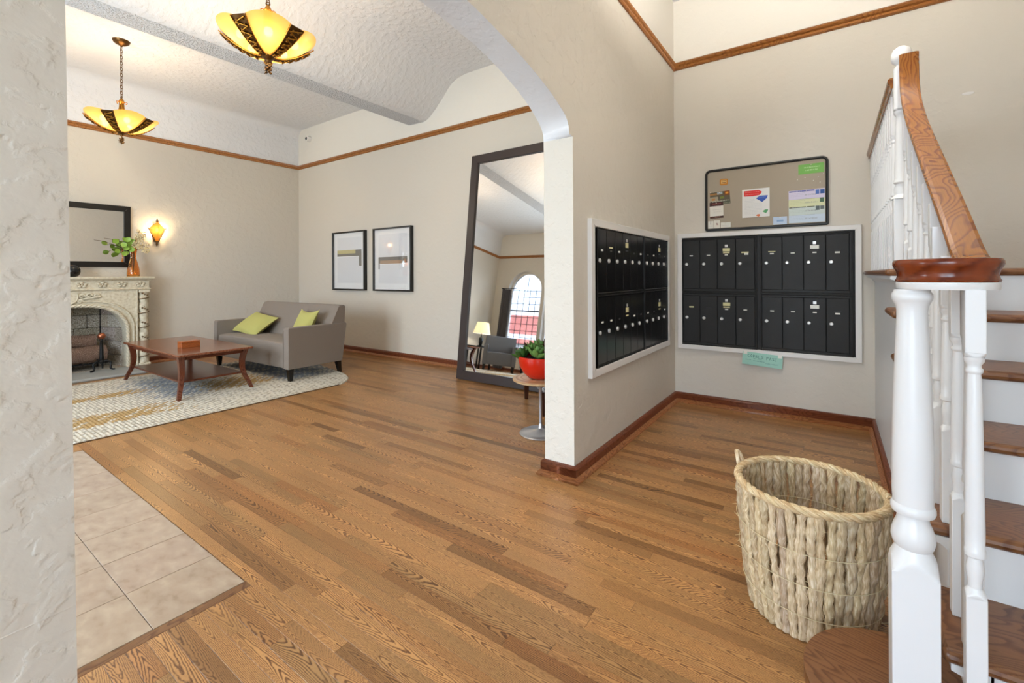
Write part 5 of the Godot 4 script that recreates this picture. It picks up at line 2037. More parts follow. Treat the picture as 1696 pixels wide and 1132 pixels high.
# what the tall mirror shows of the room on this side of the arch
func mirrored_things() -> void:
	var cu := thing("curtain", "dark grey curtain panel hanging left of the arched window, seen in the leaning mirror", "curtain", Vector3(-7.57, 0, ZE - 0.14))
	var rows := []
	for k in 9:
		var row := PackedVector3Array()
		for s in 41:
			var u := s / 40.0
			row.append(Vector3(-0.16 + 0.32 * u, 0.06 + 2.22 * k / 8.0, 0.028 * sin(u * TAU * 4.0) * (0.8 + 0.2 * k / 8.0)))
		rows.append(row)
	var cm := MB.new().grid(rows, false, false, true)
	var rows2 := []
	for row in rows:
		var q := PackedVector3Array()
		for p in row:
			q.append(p + Vector3(0, 0, 0.004))
		rows2.append(q)
	cm.grid(rows2, false, false, false)
	put("panel", cm.done(), mats.curtain_fabric, cu)
	put("rod", MB.new().tube([Vector3(-0.2, 2.3, 0), Vector3(0.32, 2.3, 0)], 0.01, 8).done(), mats.iron, cu)
	put("rod_bracket", bx(Vector3(-0.18, 2.3, 0.07), Vector3(0.02, 0.03, 0.14)), mats.iron, cu)
	var tb := thing("end_table", "dark end table carrying the white shaded lamp, seen in the leaning mirror", "table", Vector3(-7.6, 0, 1.1))
	put("tabletop", bx(Vector3(0, 0.56, 0), Vector3(0.5, 0.03, 0.5), 0.004), mats.frame_dark, tb)
	for sx in [-1.0, 1.0]:
		for sz in [-1.0, 1.0]:
			put("leg", bx(Vector3(sx * 0.22, 0.27, sz * 0.22), Vector3(0.035, 0.545, 0.035)), mats.frame_dark, tb)
	var la := thing("table_lamp", "white shaded table lamp with a dark base, seen lit in the leaning mirror", "lamp", Vector3(-7.6, 0.575, 1.1))
	put("base", MB.new().lathe([Vector2(0, 0), Vector2(0.08, 0), Vector2(0.08, 0.015), Vector2(0.04, 0.03), Vector2(0.055, 0.1), Vector2(0.06, 0.2), Vector2(0.03, 0.26), Vector2(0.012, 0.28), Vector2(0.012, 0.34), Vector2(0, 0.34)], 20).done(), mats.black_glaze, la)
	put("shade", MB.new().lathe([Vector2(0.235, 0.33), Vector2(0.155, 0.63), Vector2(0.152, 0.63), Vector2(0.232, 0.33)], 32).done(), mats.lamp_shade, la)
	put("bulb", MB.new().ball(Vector3(0, 0.45, 0), Vector3(0.03, 0.04, 0.03), 12, 8).done(), mats.bulb, la)
	lamp(Vector3(-7.6, 1.025, 1.1), Color(1.0, 0.97, 0.92), 0.26, 0.03)
	var ch := thing("armchair", "dark grey armchair in front of the arched window, seen in the leaning mirror", "armchair", Vector3(-6.5, 0, 0.52), 2.5)
	sofa_parts(ch, 0.8, 0.78, mats.grey_fabric, mats.dark_leg)
	var ch2 := ch.duplicate()
	ch2.name = numbered("armchair")
	add_child(ch2)
	ch2.position = Vector3(-5.75, 0, 0.9)
	ch2.rotation.y = PI
	tag(ch2, "dark grey armchair facing the fireplace wall, in the middle of the window wall", "armchair")


# ---- hall ------------------------------------------------------------------------------------
func build_hall() -> void:
	mailboxes_front()
	mailboxes_side()
	notice_board()
	basket()
	# unseen ceiling lamp above the frame, added to brighten the hall
	var at := Vector3(-0.1, TOP, -2.5)
	var t := thing("added_ceiling_lamp", "unseen white glass bowl ceiling lamp added over the hall for light", "lamp", at)
	put("canopy", MB.new().lathe([Vector2(0, -0.05), Vector2(0.07, -0.045), Vector2(0.09, -0.01), Vector2(0.09, 0.0), Vector2(0, 0)], 24).done(), mats.brass, t)
	put("stem", MB.new().tube([Vector3(0, -0.04, 0), Vector3(0, -0.55, 0)], 0.01, 8).done(), mats.brass, t)
	put("shade", MB.new().lathe([Vector2(0.05, -0.65), Vector2(0.16, -0.62), Vector2(0.21, -0.55), Vector2(0.207, -0.55), Vector2(0.157, -0.615), Vector2(0.05, -0.645)], 32).done(), mats.lamp_shade, t)
	put("bulb", MB.new().ball(Vector3(0, -0.55, 0), Vector3(0.03, 0.04, 0.03), 12, 8).done(), mats.bulb, t)
	lamp(at + Vector3(0, -0.55, 0), Color(1.0, 0.98, 0.94), 4.2, 0.09)


func raised_frame(t: Node3D, lo: Vector2, hi: Vector2, wide: float, deep: float, m: Material, on_x: bool, base := 0.0) -> void:
	mitred_frame(t, lo, hi, wide, deep, m, Vector3(base, 0, 0) if on_x else Vector3(0, 0, base), on_x)


# a door leaf with its lock and name slot. p maps (u, y, depth) into the panel
func mailbox_door(t: Node3D, basis: Basis, at: Vector3, w: float, h: float, knob: Vector2, m: Material, cards: Array) -> void:
	var d := put("door", bx(Vector3(0, 0, 0.004), Vector3(w - 0.005, h, 0.008), 0.0015), m, t)
	d.transform = Transform3D(basis, at)
	put("lock", lock_mesh, mats.steel, d, Vector3(knob.x, knob.y, 0.008))
	for c in cards:
		# [x, y, w, h, material]
		put(c[5] if c.size() > 5 else "name_card", bx(Vector3.ZERO, Vector3(c[2], c[3], 0.0025), 0.0005), mats[c[4]], d, Vector3(c[0], c[1], 0.0085))


var lock_mesh: ArrayMesh


func make_lock() -> void:
	lock_mesh = MB.new().at(xf(Vector3.ZERO, Vector3(PI / 2, 0, 0))).lathe([Vector2(0, 0), Vector2(0.0145, 0), Vector2(0.0145, 0.004), Vector2(0.0135, 0.007), Vector2(0.0095, 0.0085), Vector2(0.0095, 0.0075), Vector2(0, 0.0075)], 16).done()


func mailboxes_front() -> void:
	make_lock()
	var t := thing("mailbox_panel", "black sixteen-door mailbox panel in a white frame under the notice board", "mailboxes", Vector3(0, 0, ZB))
	raised_frame(t, Vector2(-1.24, 0.53), Vector2(0.194, 1.645), 0.042, 0.03, mats.white_trim, false)
	put("backing", bx(Vector3(-0.523, 1.088, 0.004), Vector3(1.36, 1.03, 0.006)), mats.black_metal, t)
	var rows := [[1.115, 1.575], [0.6, 1.045]]
	for bank in 2:
		var x0: float = [-1.19, -0.512][bank]
		var w: float = [0.1555, 0.1565][bank]
		for r in 2:
			var lo: float = rows[r][0]
			var hi: float = rows[r][1]
			raised_frame(t, Vector2(x0 - 0.012, lo - (0.036 if r == 0 else 0.028)), Vector2(x0 + w * 4 + 0.012 + (0.006 if bank == 0 else 0.014), hi + (0.022 if r == 0 else 0.036)), 0.011, 0.02, mats.black_metal, false, 0.006)
			put("door_recess", bx(Vector3(x0 + w * 2, (lo + hi) / 2, 0.0085), Vector3(w * 4 + 0.002, hi - lo + 0.004, 0.004)), mats.gap, t)
			put("bank_rail", bx(Vector3(x0 + w * 2, hi + 0.012, 0.013), Vector3(w * 4 + 0.006, 0.02, 0.012), 0.002), mats.black_metal, t)
			put("bank_rail", bx(Vector3(x0 + w * 2, lo - 0.013, 0.013), Vector3(w * 4 + 0.006, 0.022, 0.012), 0.002), mats.black_metal, t)
			for k in 4:
				var h := hi - lo
				var knob_y := (1.348 if r == 0 else (0.835)) - (lo + hi) / 2
				var card_y := (1.43 if r == 0 else 0.925) - (lo + hi) / 2
				var cards := []
				if k == 2:
					cards.append([0.0, card_y + 0.047, 0.062, 0.03, "label_cream" if bank == 0 else "label_white", "master_lock_plate"])
					cards.append([0.0, card_y + 0.082, 0.024, 0.024, "steel", "master_lock"])
					cards.append([0.0, card_y + 0.02, 0.056, 0.012, "label_cream" if bank == 0 else "label_dark", "name_slot"])
					cards.append([0.0, card_y, 0.028, 0.01, "label_white"])
				elif bank == 0 and r == 0 and k == 3:
					cards.append([0.0, card_y + 0.018, 0.06, 0.012, "label_cream", "name_slot"])
					cards.append([0.01, card_y + 0.004, 0.034, 0.018, "label_white"])
				elif bank == 0 and r == 1 and k == 0:
					cards.append([0.0, card_y + 0.012, 0.042, 0.013, "label_cream"])
				elif bank == 0 and r == 1 and k == 1:
					cards.append([0.0, card_y + 0.01, 0.05, 0.006, "label_dark", "name_slot"])
				elif bank == 1 and k == 3:
					cards.append([0.0, card_y - 0.004, 0.034, 0.013, "label_white"])
					cards.append([0.0, card_y + 0.016, 0.05, 0.006, "label_dark", "name_slot"])
				else:
					cards.append([0.0, card_y + 0.018, 0.056, 0.008, "label_cream" if bank == 1 and r == 0 and k == 0 else "label_dark", "name_slot"])
					cards.append([0.0, card_y, 0.03, 0.01, "label_white"])
				mailbox_door(t, Basis.IDENTITY, Vector3(x0 + w * (k + 0.5), (lo + hi) / 2, 0.012), w, h, Vector2(-0.042, knob_y), mats.black_metal, cards)
	var n := thing("paper_note", "handwritten teal paper note taped under the front mailbox frame", "note", Vector3(-0.512, 0.487, ZB + 0.033))
	n.rotation.z = -0.055
	var nm := mat("teal_paper", Color(1, 1, 1), 0.85)
	nm.albedo_texture = note_picture()
	put("sheet", print_sheet(0.315, 0.115), nm, n)
	for s in [-1.0, 1.0]:
		put("tape", bx(Vector3(s * 0.135, 0.05, 0.0015), Vector3(0.03, 0.03, 0.001)), mats.label_white, n)


# thin sheet whose printed face looks along +z
func print_sheet(w: float, h: float, thick := 0.0012) -> ArrayMesh:
	var m := MB.new()
	m.uvo = Vector2.ZERO
	var x := w / 2
	var y := h / 2
	m.face([Vector3(-x, -y, thick), Vector3(x, -y, thick), Vector3(x, y, thick), Vector3(-x, y, thick)], Vector3.BACK, [Vector2(0, 1), Vector2(1, 1), Vector2(1, 0), Vector2(0, 0)])
	var e := [Vector2(0.01, 0.99), Vector2(0.01, 0.99), Vector2(0.01, 0.99), Vector2(0.01, 0.99)]
	m.face([Vector3(-x, -y, 0), Vector3(x, -y, 0), Vector3(x, y, 0), Vector3(-x, y, 0)], Vector3.FORWARD, e)
	m.face([Vector3(-x, -y, 0), Vector3(x, -y, 0), Vector3(x, -y, thick), Vector3(-x, -y, thick)], Vector3.DOWN, e)
	m.face([Vector3(-x, y, 0), Vector3(x, y, 0), Vector3(x, y, thick), Vector3(-x, y, thick)], Vector3.UP, e)
	m.face([Vector3(-x, -y, 0), Vector3(-x, y, 0), Vector3(-x, y, thick), Vector3(-x, -y, thick)], Vector3.LEFT, e)
	m.face([Vector3(x, -y, 0), Vector3(x, y, 0), Vector3(x, y, thick), Vector3(x, -y, thick)], Vector3.RIGHT, e)
	return m.done()


func mailboxes_side() -> void:
	var t := thing("mailbox_panel", "black twenty-door mailbox panel in a white frame on the wall beside the arch pillar", "mailboxes", Vector3(XC, 0, 0))
	# u runs along -z here
	raised_frame(t, Vector2(2.643, 0.588), Vector2(4.335, 1.612), 0.05, 0.03, mats.white_trim, true)
	var b := Basis(Vector3(0, 0, -1), Vector3.UP, Vector3(1, 0, 0))
	put("backing", bx(Vector3(0.004, 1.1, -3.5), Vector3(0.006, 0.96, 1.6)), mats.gap, t)
	var rows := [[1.14, 1.555], [0.655, 1.1]]
	for bank in 2:
		var u0: float = [2.745, 3.664][bank]
		var n: int = [6, 4][bank]
		var w: float = [0.1495, 0.153][bank]
		for r in 2:
			var lo: float = rows[r][0]
			var hi: float = rows[r][1]
			raised_frame(t, Vector2(u0 - 0.01, lo - 0.02), Vector2(u0 + w * n + 0.01, hi + 0.02), 0.011, 0.02, mats.black_gloss, true, 0.006)
			put("bank_rail", bx(Vector3(0.013, hi + 0.01, -u0 - w * n / 2), Vector3(0.012, 0.016, w * n), 0.002), mats.black_gloss, t)
			put("bank_rail", bx(Vector3(0.013, lo - 0.01, -u0 - w * n / 2), Vector3(0.012, 0.016, w * n), 0.002), mats.black_gloss, t)
			for k in n:
				var cards := []
				var cy := 0.072 if r == 0 else 0.06
				var master := (bank == 0 and k == 3) or (bank == 1 and k == 2)
				if master:
					cards.append([0.0, cy + 0.05, 0.056, 0.036, "label_cream", "master_lock_plate"])
					cards.append([0.0, cy + 0.085, 0.022, 0.022, "steel", "master_lock"])
					cards.append([0.0, cy + 0.008, 0.05, 0.01, "label_cream" if r == 1 else "label_dark", "name_slot"])
				else:
					cards.append([0.0, cy - 0.005, 0.032, 0.012, "label_white" if (k + r * 2 + bank) % 3 != 1 else "label_dark"])
					if r == 0 and bank == 0 and k == 1:
						cards.append([0.0, cy + 0.018, 0.056, 0.01, "label_cream", "name_slot"])
				mailbox_door(t, b, Vector3(0.012, (lo + hi) / 2, -u0 - w * (k + 0.5)), w, hi - lo, Vector2(-0.04 if bank == 0 else -0.03, (1.345 if r == 0 else 0.865) - (lo + hi) / 2), mats.black_gloss, cards)


# ---- print --------------------------------------------------------------------------------------
# rows of short strokes: small print that the photograph does not let one read
func scribble(im: Image, r: RandomNumberGenerator, x0: int, y: int, x1: int, size: int, c: Color) -> void:
	var x := x0
	while x < x1:
		var word := r.randi_range(2, 6)
		for k in word:
			if x >= x1:
				break
			var kind := r.randi() % 4
			if kind == 0:
				im.fill_rect(Rect2i(x, y, 1, size), c)
			elif kind == 1:
				im.fill_rect(Rect2i(x, y + size / 3, 2, 1), c)
				im.fill_rect(Rect2i(x, y + size / 3, 1, size - size / 3), c)
			elif kind == 2:
				im.fill_rect(Rect2i(x, y + size / 3, 2, size - size / 3), c.lerp(im.get_pixel(clampi(x, 0, im.get_width() - 1), clampi(y, 0, im.get_height() - 1)), 0.3))
			else:
				im.fill_rect(Rect2i(x + 1, y, 1, size), c)
				im.fill_rect(Rect2i(x, y + size - 1, 2, 1), c)
			x += 3
		x += 3


func note_picture() -> ImageTexture:
	var im := Image.create(252, 92, false, Image.FORMAT_RGB8)
	im.fill(Color(0.62, 0.8, 0.74))
	var ink := Color(0.3, 0.47, 0.44)
	var r := RandomNumberGenerator.new()
	r.seed = 8
	# large hand-drawn capitals on the first line, smaller ones below
	var strokes := func(x: int, y: int, h: int, shape: String) -> void:
		var w := int(h * 0.62)
		for s in shape.split(" "):
			var q := s.split(",")
			var a := Vector2(x + float(q[0]) * w, y + float(q[1]) * h)
			var b := Vector2(x + float(q[2]) * w, y + float(q[3]) * h)
			var n := int(a.distance_to(b)) + 1
			for k in n + 1:
				var p := a.lerp(b, float(k) / n)
				im.fill_rect(Rect2i(int(p.x), int(p.y), 2, 2), ink)
	var glyph := {
		"L": "0,0,0,1 0,1,1,1", "O": "0.5,0,0,0.5 0,0.5,0.5,1 0.5,1,1,0.5 1,0.5,0.5,0", "B": "0,0,0,1 0,0,0.9,0.2 0.9,0.2,0,0.5 0,0.5,1,0.75 1,0.75,0,1", "Y": "0,0,0.5,0.5 1,0,0.5,0.5 0.5,0.5,0.5,1",
		"P": "0,0,0,1 0,0,1,0.2 1,0.2,0,0.5", "A": "0,1,0.5,0 0.5,0,1,1 0.2,0.6,0.8,0.6", "S": "1,0.1,0,0.2 0,0.2,1,0.7 1,0.7,0,1", "T": "0,0,1,0 0.5,0,0.5,1", "C": "1,0,0,0.4 0,0.4,0.3,1 0.3,1,1,0.9", "R": "0,0,0,1 0,0,1,0.25 1,0.25,0,0.5 0,0.5,1,1", "I": "0.5,0,0.5,1",
	}
	var x := 34
	var y := 14
	for ch in "COBBLS PAST":
		if glyph.has(ch):
			strokes.call(x, y, 20, glyph[ch])
		x += 17
		y += 1
	im.fill_rect(Rect2i(72, 44, 12, 3), ink)
	im.fill_rect(Rect2i(96, 46, 30, 2), ink.lerp(Color(0.62, 0.8, 0.74), 0.4))
	scribble(im, r, 22, 52, 60, 6, ink)
	scribble(im, r, 70, 56, 140, 7, ink)
	scribble(im, r, 150, 64, 220, 7, ink)
	return ImageTexture.create_from_image(im)


func pinned(called: String, label: String, category: String, px: Rect2, z: float, turn: float, im: Image, group := "") -> Node3D:
	# px: position and size on the board in metres from its lower left corner
	var t := thing(called, label, category, Vector3(-0.985 + px.position.x + px.size.x / 2, 1.657 + px.position.y + px.size.y / 2, ZB + z), 0.0, group)
	t.rotation.z = turn
	var m := mat(called + str(used.get(called, 0)), Color(1, 1, 1), 0.8)
	m.albedo_texture = ImageTexture.create_from_image(im)
	put("sheet", print_sheet(px.size.x, px.size.y), m, t)
	put("pin", MB.new().ball(Vector3(0, px.size.y / 2 - 0.008, 0.004), Vector3.ONE * 0.004, 8, 6).done(), mats.label_white, t)
	return t


func sheet(w: int, h: int, c: Color) -> Image:
	var im := Image.create(w, h, false, Image.FORMAT_RGB8)
	im.fill(c)
	return im


func poly_fill(im: Image, poly: Array, c: Color) -> void:
	var pk := PackedVector2Array(poly)
	for y in im.get_height():
		for x in im.get_width():
			if Geometry2D.is_point_in_polygon(Vector2(x + 0.5, y + 0.5), pk):
				im.set_pixel(x, y, c)


func notice_board() -> void:
	var t := thing("notice_board", "grey pinboard with a black round-cornered frame standing on the mailbox frame", "notice board", Vector3(0, 0, ZB))
	var lo := Vector2(-0.985, 1.657)
	var hi := Vector2(-0.02, 2.236)
	var c := 0.05
	var outline := []
	for k in 4:
		var ctr: Vector2 = [Vector2(hi.x - c, hi.y - c), Vector2(lo.x + c, hi.y - c), Vector2(lo.x + c, lo.y + c), Vector2(hi.x - c, lo.y + c)][k]
		var rad := c if k < 2 else 0.018
		if k >= 2:
			ctr = Vector2(lo.x + rad, lo.y + rad) if k == 2 else Vector2(hi.x - rad, lo.y + rad)
		for j in 7:
			var a := PI / 2 * k + PI / 2 * j / 6.0
			outline.append([ctr, Vector2(cos(a), sin(a)), rad])
	var frames := []
	for q in outline:
		var p: Vector2 = q[0] + q[1] * q[2]
		frames.append([Vector3(p.x, p.y, 0), Vector3(q[1].x, q[1].y, 0), Vector3(0, 0, 1)])
	put("frame", MB.new().sweep(frames, [Vector2(-0.022, 0.0), Vector2(0, 0), Vector2(0.0, 0.02), Vector2(-0.005, 0.027), Vector2(-0.014, 0.028), Vector2(-0.022, 0.022)], false, false, true).done(), mats.black_plastic, t)
	put("panel", bx(Vector3((lo.x + hi.x) / 2, (lo.y + hi.y) / 2, 0.008), Vector3(hi.x - lo.x - 0.03, hi.y - lo.y - 0.03, 0.012)), mats.board, t)
	var pins := MB.new()
	for q in [[0.905, 0.36], [0.80, 0.412], [0.93, 0.43], [0.895, 0.405], [0.745, 0.4], [0.76, 0.29], [0.735, 0.27], [0.86, 0.38], [0.05, 0.365]]:
		pins.ball(Vector3(lo.x + q[0], lo.y + q[1], 0.017), Vector3.ONE * 0.0045, 6, 5)
	put("push_pins", pins.done(), mats.label_white, t)
	var z := 0.0155
	var r := RandomNumberGenerator.new()
	r.seed = 31
	# green card
	var im := sheet(160, 76, Color(0.45, 0.66, 0.33))
	scribble(im, r, 36, 20, 132, 11, Color(0.86, 0.93, 0.8))
	scribble(im, r, 44, 42, 120, 11, Color(0.9, 0.95, 0.85))
	pinned("green_card", "green printed card in the upper right corner of the notice board", "card", Rect2(0.752, 0.442, 0.182, 0.082), z, 0.0, im)
	# small orange badge
	var bt := thing("badge", "small round-cornered gold badge pinned high on the left of the notice board", "badge", Vector3(-0.985 + 0.165, 1.657 + 0.452, ZB + z))
	var bd := []
	for k in 24:
		var a := TAU * k / 24
		bd.append(Vector2(signf(cos(a)) * pow(absf(cos(a)), 0.5) * 0.036, signf(sin(a)) * pow(absf(sin(a)), 0.5) * 0.03))
	put("plate", MB.new().slab(bd, 0.0, 0.003).done(), mats.label_gold, bt)
	for q in [[0.006, 0.01], [-0.004, -0.006]]:
		put("print_line", bx(Vector3(0.0, q[1], 0.0035), Vector3(0.036, 0.006, 0.001)), mats.badge_brown, bt)
	put("print_panel", bx(Vector3(0.0, 0.002, 0.0032), Vector3(0.046, 0.032, 0.0006)), mats.badge_light, bt)
	# photo postcard
	im = sheet(150, 100, Color(0.36, 0.33, 0.26))
	im.fill_rect(Rect2i(0, 8, 96, 14), Color(0.62, 0.44, 0.24))
	im.fill_rect(Rect2i(56, 2, 40, 18), Color(0.62, 0.66, 0.7))
	im.fill_rect(Rect2i(110, 0, 40, 34), Color(0.5, 0.27, 0.1))
	im.fill_rect(Rect2i(118, 8, 22, 14), Color(0.85, 0.57, 0.2))
	im.fill_rect(Rect2i(0, 36, 60, 34), Color(0.63, 0.59, 0.5))
	im.fill_rect(Rect2i(12, 48, 26, 14), Color(0.72, 0.48, 0.25))
	im.fill_rect(Rect2i(76, 38, 30, 18), Color(0.45, 0.48, 0.2))
	im.fill_rect(Rect2i(0, 72, 150, 28), Color(0.32, 0.33, 0.27))
	scribble(im, r, 12, 66, 140, 11, Color(0.88, 0.88, 0.82))
	scribble(im, r, 90, 86, 146, 9, Color(0.85, 0.84, 0.72))
	pinned("postcard", "colourful photo postcard pinned askew left on the notice board", "postcard", Rect2(0.045, 0.245, 0.172, 0.12), z + 0.0005, 0.0, im).rotation.z = 0.06
	# menu card
	im = sheet(110, 140, Color(0.88, 0.87, 0.83))
	im.fill_rect(Rect2i(0, 0, 110, 32), Color(0.25, 0.13, 0.11))
	im.fill_rect(Rect2i(22, 10, 70, 8), Color(0.5, 0.25, 0.22))
	for k in 9:
		im.fill_rect(Rect2i(k * 12, 30, 8, 5), Color(0.25, 0.13, 0.11))
	scribble(im, r, 26, 62, 96, 5, Color(0.62, 0.6, 0.57))
	scribble(im, r, 30, 82, 96, 4, Color(0.68, 0.66, 0.62))
	im.fill_rect(Rect2i(0, 122, 110, 18), Color(0.27, 0.17, 0.13))
	im.fill_rect(Rect2i(40, 126, 44, 8), Color(0.55, 0.4, 0.33))
	pinned("menu_card", "white card with brown scalloped header below the postcard on the notice board", "card", Rect2(0.042, 0.12, 0.118, 0.15), z + 0.001, 0.0, im).rotation.z = 0.02
	# three plain cards at the bottom left
	im = sheet(64, 72, Color(0.87, 0.86, 0.82))
	im.fill_rect(Rect2i(28, 0, 5, 34), Color(0.35, 0.36, 0.36))
	scribble(im, r, 10, 50, 54, 4, Color(0.7, 0.69, 0.66))
	pinned("business_card", "upright white card with a dark stripe in the lower left corner of the notice board", "card", Rect2(0.026, 0.026, 0.048, 0.07), z, 0.0, im)
	im = sheet(64, 80, Color(0.88, 0.87, 0.83))
	im.fill_rect(Rect2i(30, 26, 5, 24), Color(0.5, 0.3, 0.27))
	im.fill_rect(Rect2i(20, 34, 24, 5), Color(0.45, 0.4, 0.38))
	im.fill_rect(Rect2i(38, 44, 8, 6), Color(0.65, 0.35, 0.3))
	pinned("business_card", "upright white card with a small red emblem, second along the notice board foot", "card", Rect2(0.079, 0.026, 0.05, 0.074), z, 0.0, im)
	im = sheet(96, 52, Color(0.86, 0.855, 0.82))
	scribble(im, r, 12, 16, 84, 4, Color(0.68, 0.67, 0.63))
	scribble(im, r, 12, 28, 80, 4, Color(0.68, 0.67, 0.63))
	pinned("business_card", "wide white card lying low beside the two upright cards on the notice board", "card", Rect2(0.137, 0.028, 0.085, 0.048), z, 0.0, im)
	# letter with red and blue shapes
	im = sheet(220, 250, Color(0.9, 0.895, 0.885))
	poly_fill(im, [Vector2(14, 14), Vector2(136, 14), Vector2(162, 34), Vector2(140, 58), Vector2(90, 64), Vector2(14, 60)], Color(0.83, 0.17, 0.17))
	poly_fill(im, [Vector2(112, 86), Vector2(140, 66), Vector2(206, 66), Vector2(200, 90), Vector2(162, 122)], Color(0.2, 0.33, 0.66))
	poly_fill(im, [Vector2(164, 204), Vector2(184, 190), Vector2(208, 190), Vector2(204, 206), Vector2(190, 222)], Color(0.33, 0.62, 0.42))
	poly_fill(im, [Vector2(112, 238), Vector2(124, 226), Vector2(140, 226), Vector2(146, 238), Vector2(134, 248)], Color(0.87, 0.5, 0.33))
	scribble(im, r, 22, 24, 140, 7, Color(0.95, 0.72, 0.7))
	scribble(im, r, 22, 42, 132, 7, Color(0.95, 0.75, 0.72))
	scribble(im, r, 134, 76, 190, 5, Color(0.75, 0.8, 0.92))
	for k in 12:
		scribble(im, r, 20, 90 + k * 12, 100 if k < 3 else 160, 4, Color(0.74, 0.745, 0.76))
	pinned("letter", "white letter with red banner and blue shape pinned in the middle of the notice board", "letter", Rect2(0.318, 0.105, 0.218, 0.255), z, 0.0, im)
	# small pale blue card
	im = sheet(110, 64, Color(0.74, 0.8, 0.88))
	im.fill_rect(Rect2i(30, 26, 52, 16), Color(0.55, 0.66, 0.8))
	scribble(im, r, 24, 28, 86, 6, Color(0.45, 0.55, 0.7))
	pinned("blue_card", "small pale blue card at the foot of the notice board beside the stacked cheques", "card", Rect2(0.562, 0.026, 0.105, 0.068), z, 0.0, im)
	# four overlapping slips on the right
	var slips := [[0.23, Color(0.83, 0.8, 0.88), Color(0.42, 0.42, 0.66), "lilac printed slip, topmost of the four slips on the right of the notice board"], [0.165, Color(0.83, 0.84, 0.68), Color(0.6, 0.64, 0.32), "yellow-green printed slip, second of the four slips on the right of the notice board"], [0.095, Color(0.78, 0.82, 0.8), Color(0.3, 0.32, 0.26), "grey-green printed slip, third of the four slips on the right of the notice board"], [0.03, Color(0.78, 0.83, 0.88), Color(0.6, 0.65, 0.72), "pale blue printed slip, lowest of the four slips on the right of the notice board"]]
	for k in 4:
		im = sheet(240, 74, slips[k][1])
		im.fill_rect(Rect2i(4, 3, 170, 11), slips[k][2])
		scribble(im, r, 22, 5, 90, 7, Color(0.9, 0.9, 0.92))
		for j in 3:
			scribble(im, r, 12, 22 + j * 12, 110, 4, Color(slips[k][1]) * 0.8)
		scribble(im, r, 110, 34, 190, 13, Color(0.5, 0.52, 0.53))
		if k == 0:
			im.fill_rect(Rect2i(180, 8, 24, 34), Color(0.3, 0.42, 0.68))
			im.fill_rect(Rect2i(210, 8, 28, 34), Color(0.22, 0.36, 0.6))
		if k == 1:
			im.fill_rect(Rect2i(208, 12, 26, 34), Color(0.33, 0.44, 0.36))
		if k == 2:
			im.fill_rect(Rect2i(180, 8, 26, 34), Color(0.36, 0.4, 0.4))
			im.fill_rect(Rect2i(210, 8, 26, 28), Color(0.4, 0.43, 0.43))
		pinned("printed_slip", slips[k][3], "slip", Rect2(0.68, slips[k][0], 0.258, 0.078), z + 0.0016 * (3 - k), 0.0, im, "slips pinned at the right of the notice board").rotation.z = -0.004 if k % 2 else 0.006


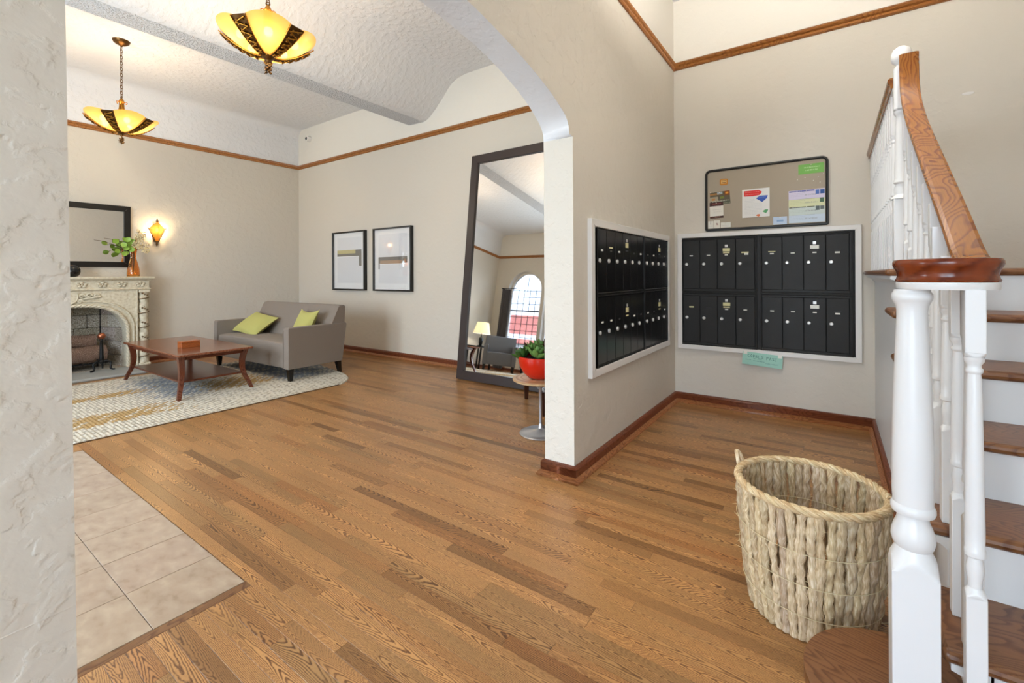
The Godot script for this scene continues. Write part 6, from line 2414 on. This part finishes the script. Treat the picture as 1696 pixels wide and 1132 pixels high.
# ---- the woven basket -----------------------------------------------------------------------------
func basket() -> void:
	var t := thing("wicker_basket", "tall woven natural fibre basket of twisted upright strands on the floor by the stairs", "basket", Vector3(-0.076, 0.0, -2.02))
	var r := RandomNumberGenerator.new()
	r.seed = 77
	var h := 0.462
	var rad := func(y: float) -> float:
		var q := y / h
		return lerpf(0.188, 0.232, pow(q, 0.9)) + 0.006 * sin(PI * q)
	var n := 50
	for k in n:
		var a := TAU * (k + r.randf_range(-0.14, 0.14)) / n
		var b := r.randf_range(0.74, 1.12)
		var cc := Color(b, b * r.randf_range(0.95, 1.0), b * r.randf_range(0.88, 1.0))
		var tw := r.randf_range(0.075, 0.13) * (1.0 if r.randf() < 0.8 else -1.0)
		var ph := r.randf() * TAU
		var sz := r.randf_range(0.0125, 0.0155)
		var rows := []
		for j in 41:
			var y := 0.003 + (h - 0.006) * j / 40.0
			var aa := a + 0.014 * sin(y * 17.0 + k * 1.7)
			var c := Vector3(cos(aa), 0, sin(aa))
			var s := Vector3(-sin(aa), 0, cos(aa))
			var base: float = rad.call(y) + 0.003 * sin(y * 31.0 + k * 2.3)
			var rr := sz * (1.0 + 0.13 * sin(y * 37.0 + k * 2.1) + 0.08 * sin(y * 83.0 + k))
			var row := PackedVector3Array()
			for q in 12:
				var w := TAU * q / 12
				var lobe := absf(cos(w - ph - TAU * y / tw))
				var rq := rr * (0.62 + 0.45 * pow(lobe, 0.6))
				row.append(c * (base + cos(w) * rq * 0.86) + s * sin(w) * rq * 1.05 + Vector3.UP * y)
			rows.append(row)
		var m := MB.new()
		m.col = cc
		m.uvo = Vector2(r.randf() * 4.0, r.randf() * 4.0)
		m.grid(rows, true, false, false)
		put("strand", m.done(), mats.water_hyacinth, t)
	# rim: a fat braid
	for ply in 3:
		var m := MB.new()
		var pts := []
		for j in 180:
			var a := TAU * j / 180
			var w := a * 17.0 + TAU * ply / 3.0
			pts.append(Vector3(cos(a), 0, sin(a)) * (0.2345 + cos(w) * 0.007) + Vector3.UP * (h + sin(w) * 0.007))
		m.col = [Color(1.0, 0.96, 0.86), Color(0.9, 0.82, 0.7), Color(1.05, 1.0, 0.92)][ply]
		m.tube(pts, 0.0092, 7, true)
		put("rim_braid", m.done(), mats.water_hyacinth, t)
	# loop handle at the left
	var la := deg_to_rad(195.0)
	var lc := Vector3(cos(la), 0, sin(la))
	var ls := Vector3(-sin(la), 0, cos(la))
	var hp := smooth_path([lc * 0.24 + ls * 0.018 + Vector3.UP * (h - 0.02), lc * 0.25 + ls * 0.012 + Vector3.UP * (h + 0.03), lc * 0.262 + Vector3.UP * (h + 0.05), lc * 0.252 - ls * 0.012 + Vector3.UP * (h + 0.02), lc * 0.24 - ls * 0.018 + Vector3.UP * (h - 0.02)], 5)
	put("loop", MB.new().tube(hp, 0.008, 7).done(), mats.water_hyacinth, t)
	# thin binding threads inside and out
	for y in [0.1, 0.21, 0.32]:
		for s in [-1.0, 1.0]:
			put("binding_thread", MB.new().tube(ring(Vector3(0, y, 0), rad.call(y) + s * 0.0165, 64), 0.0013, 4, true).done(), mats.blossom, t)
	put("bottom", MB.new().lathe([Vector2(0, 0.004), Vector2(0.185, 0.004), Vector2(0.186, 0.014), Vector2(0, 0.016)], 40).done(), mats.basket_bottom, t)
	# loose fibre ends
	var fz := MB.new()
	for k in 60:
		var a := r.randf() * TAU
		var y := r.randf_range(0.02, h)
		var c := Vector3(cos(a), 0, sin(a))
		var p: Vector3 = c * (rad.call(y) + 0.014) + Vector3.UP * y
		fz.tube([p, p + c * r.randf_range(0.008, 0.022) + Vector3(r.randf_range(-1, 1), r.randf_range(-1, 1), r.randf_range(-1, 1)) * 0.012], [0.0014, 0.0005], 4)
	put("loose_fibres", fz.done(), mats.blossom, t).set_meta("kind", "stuff")
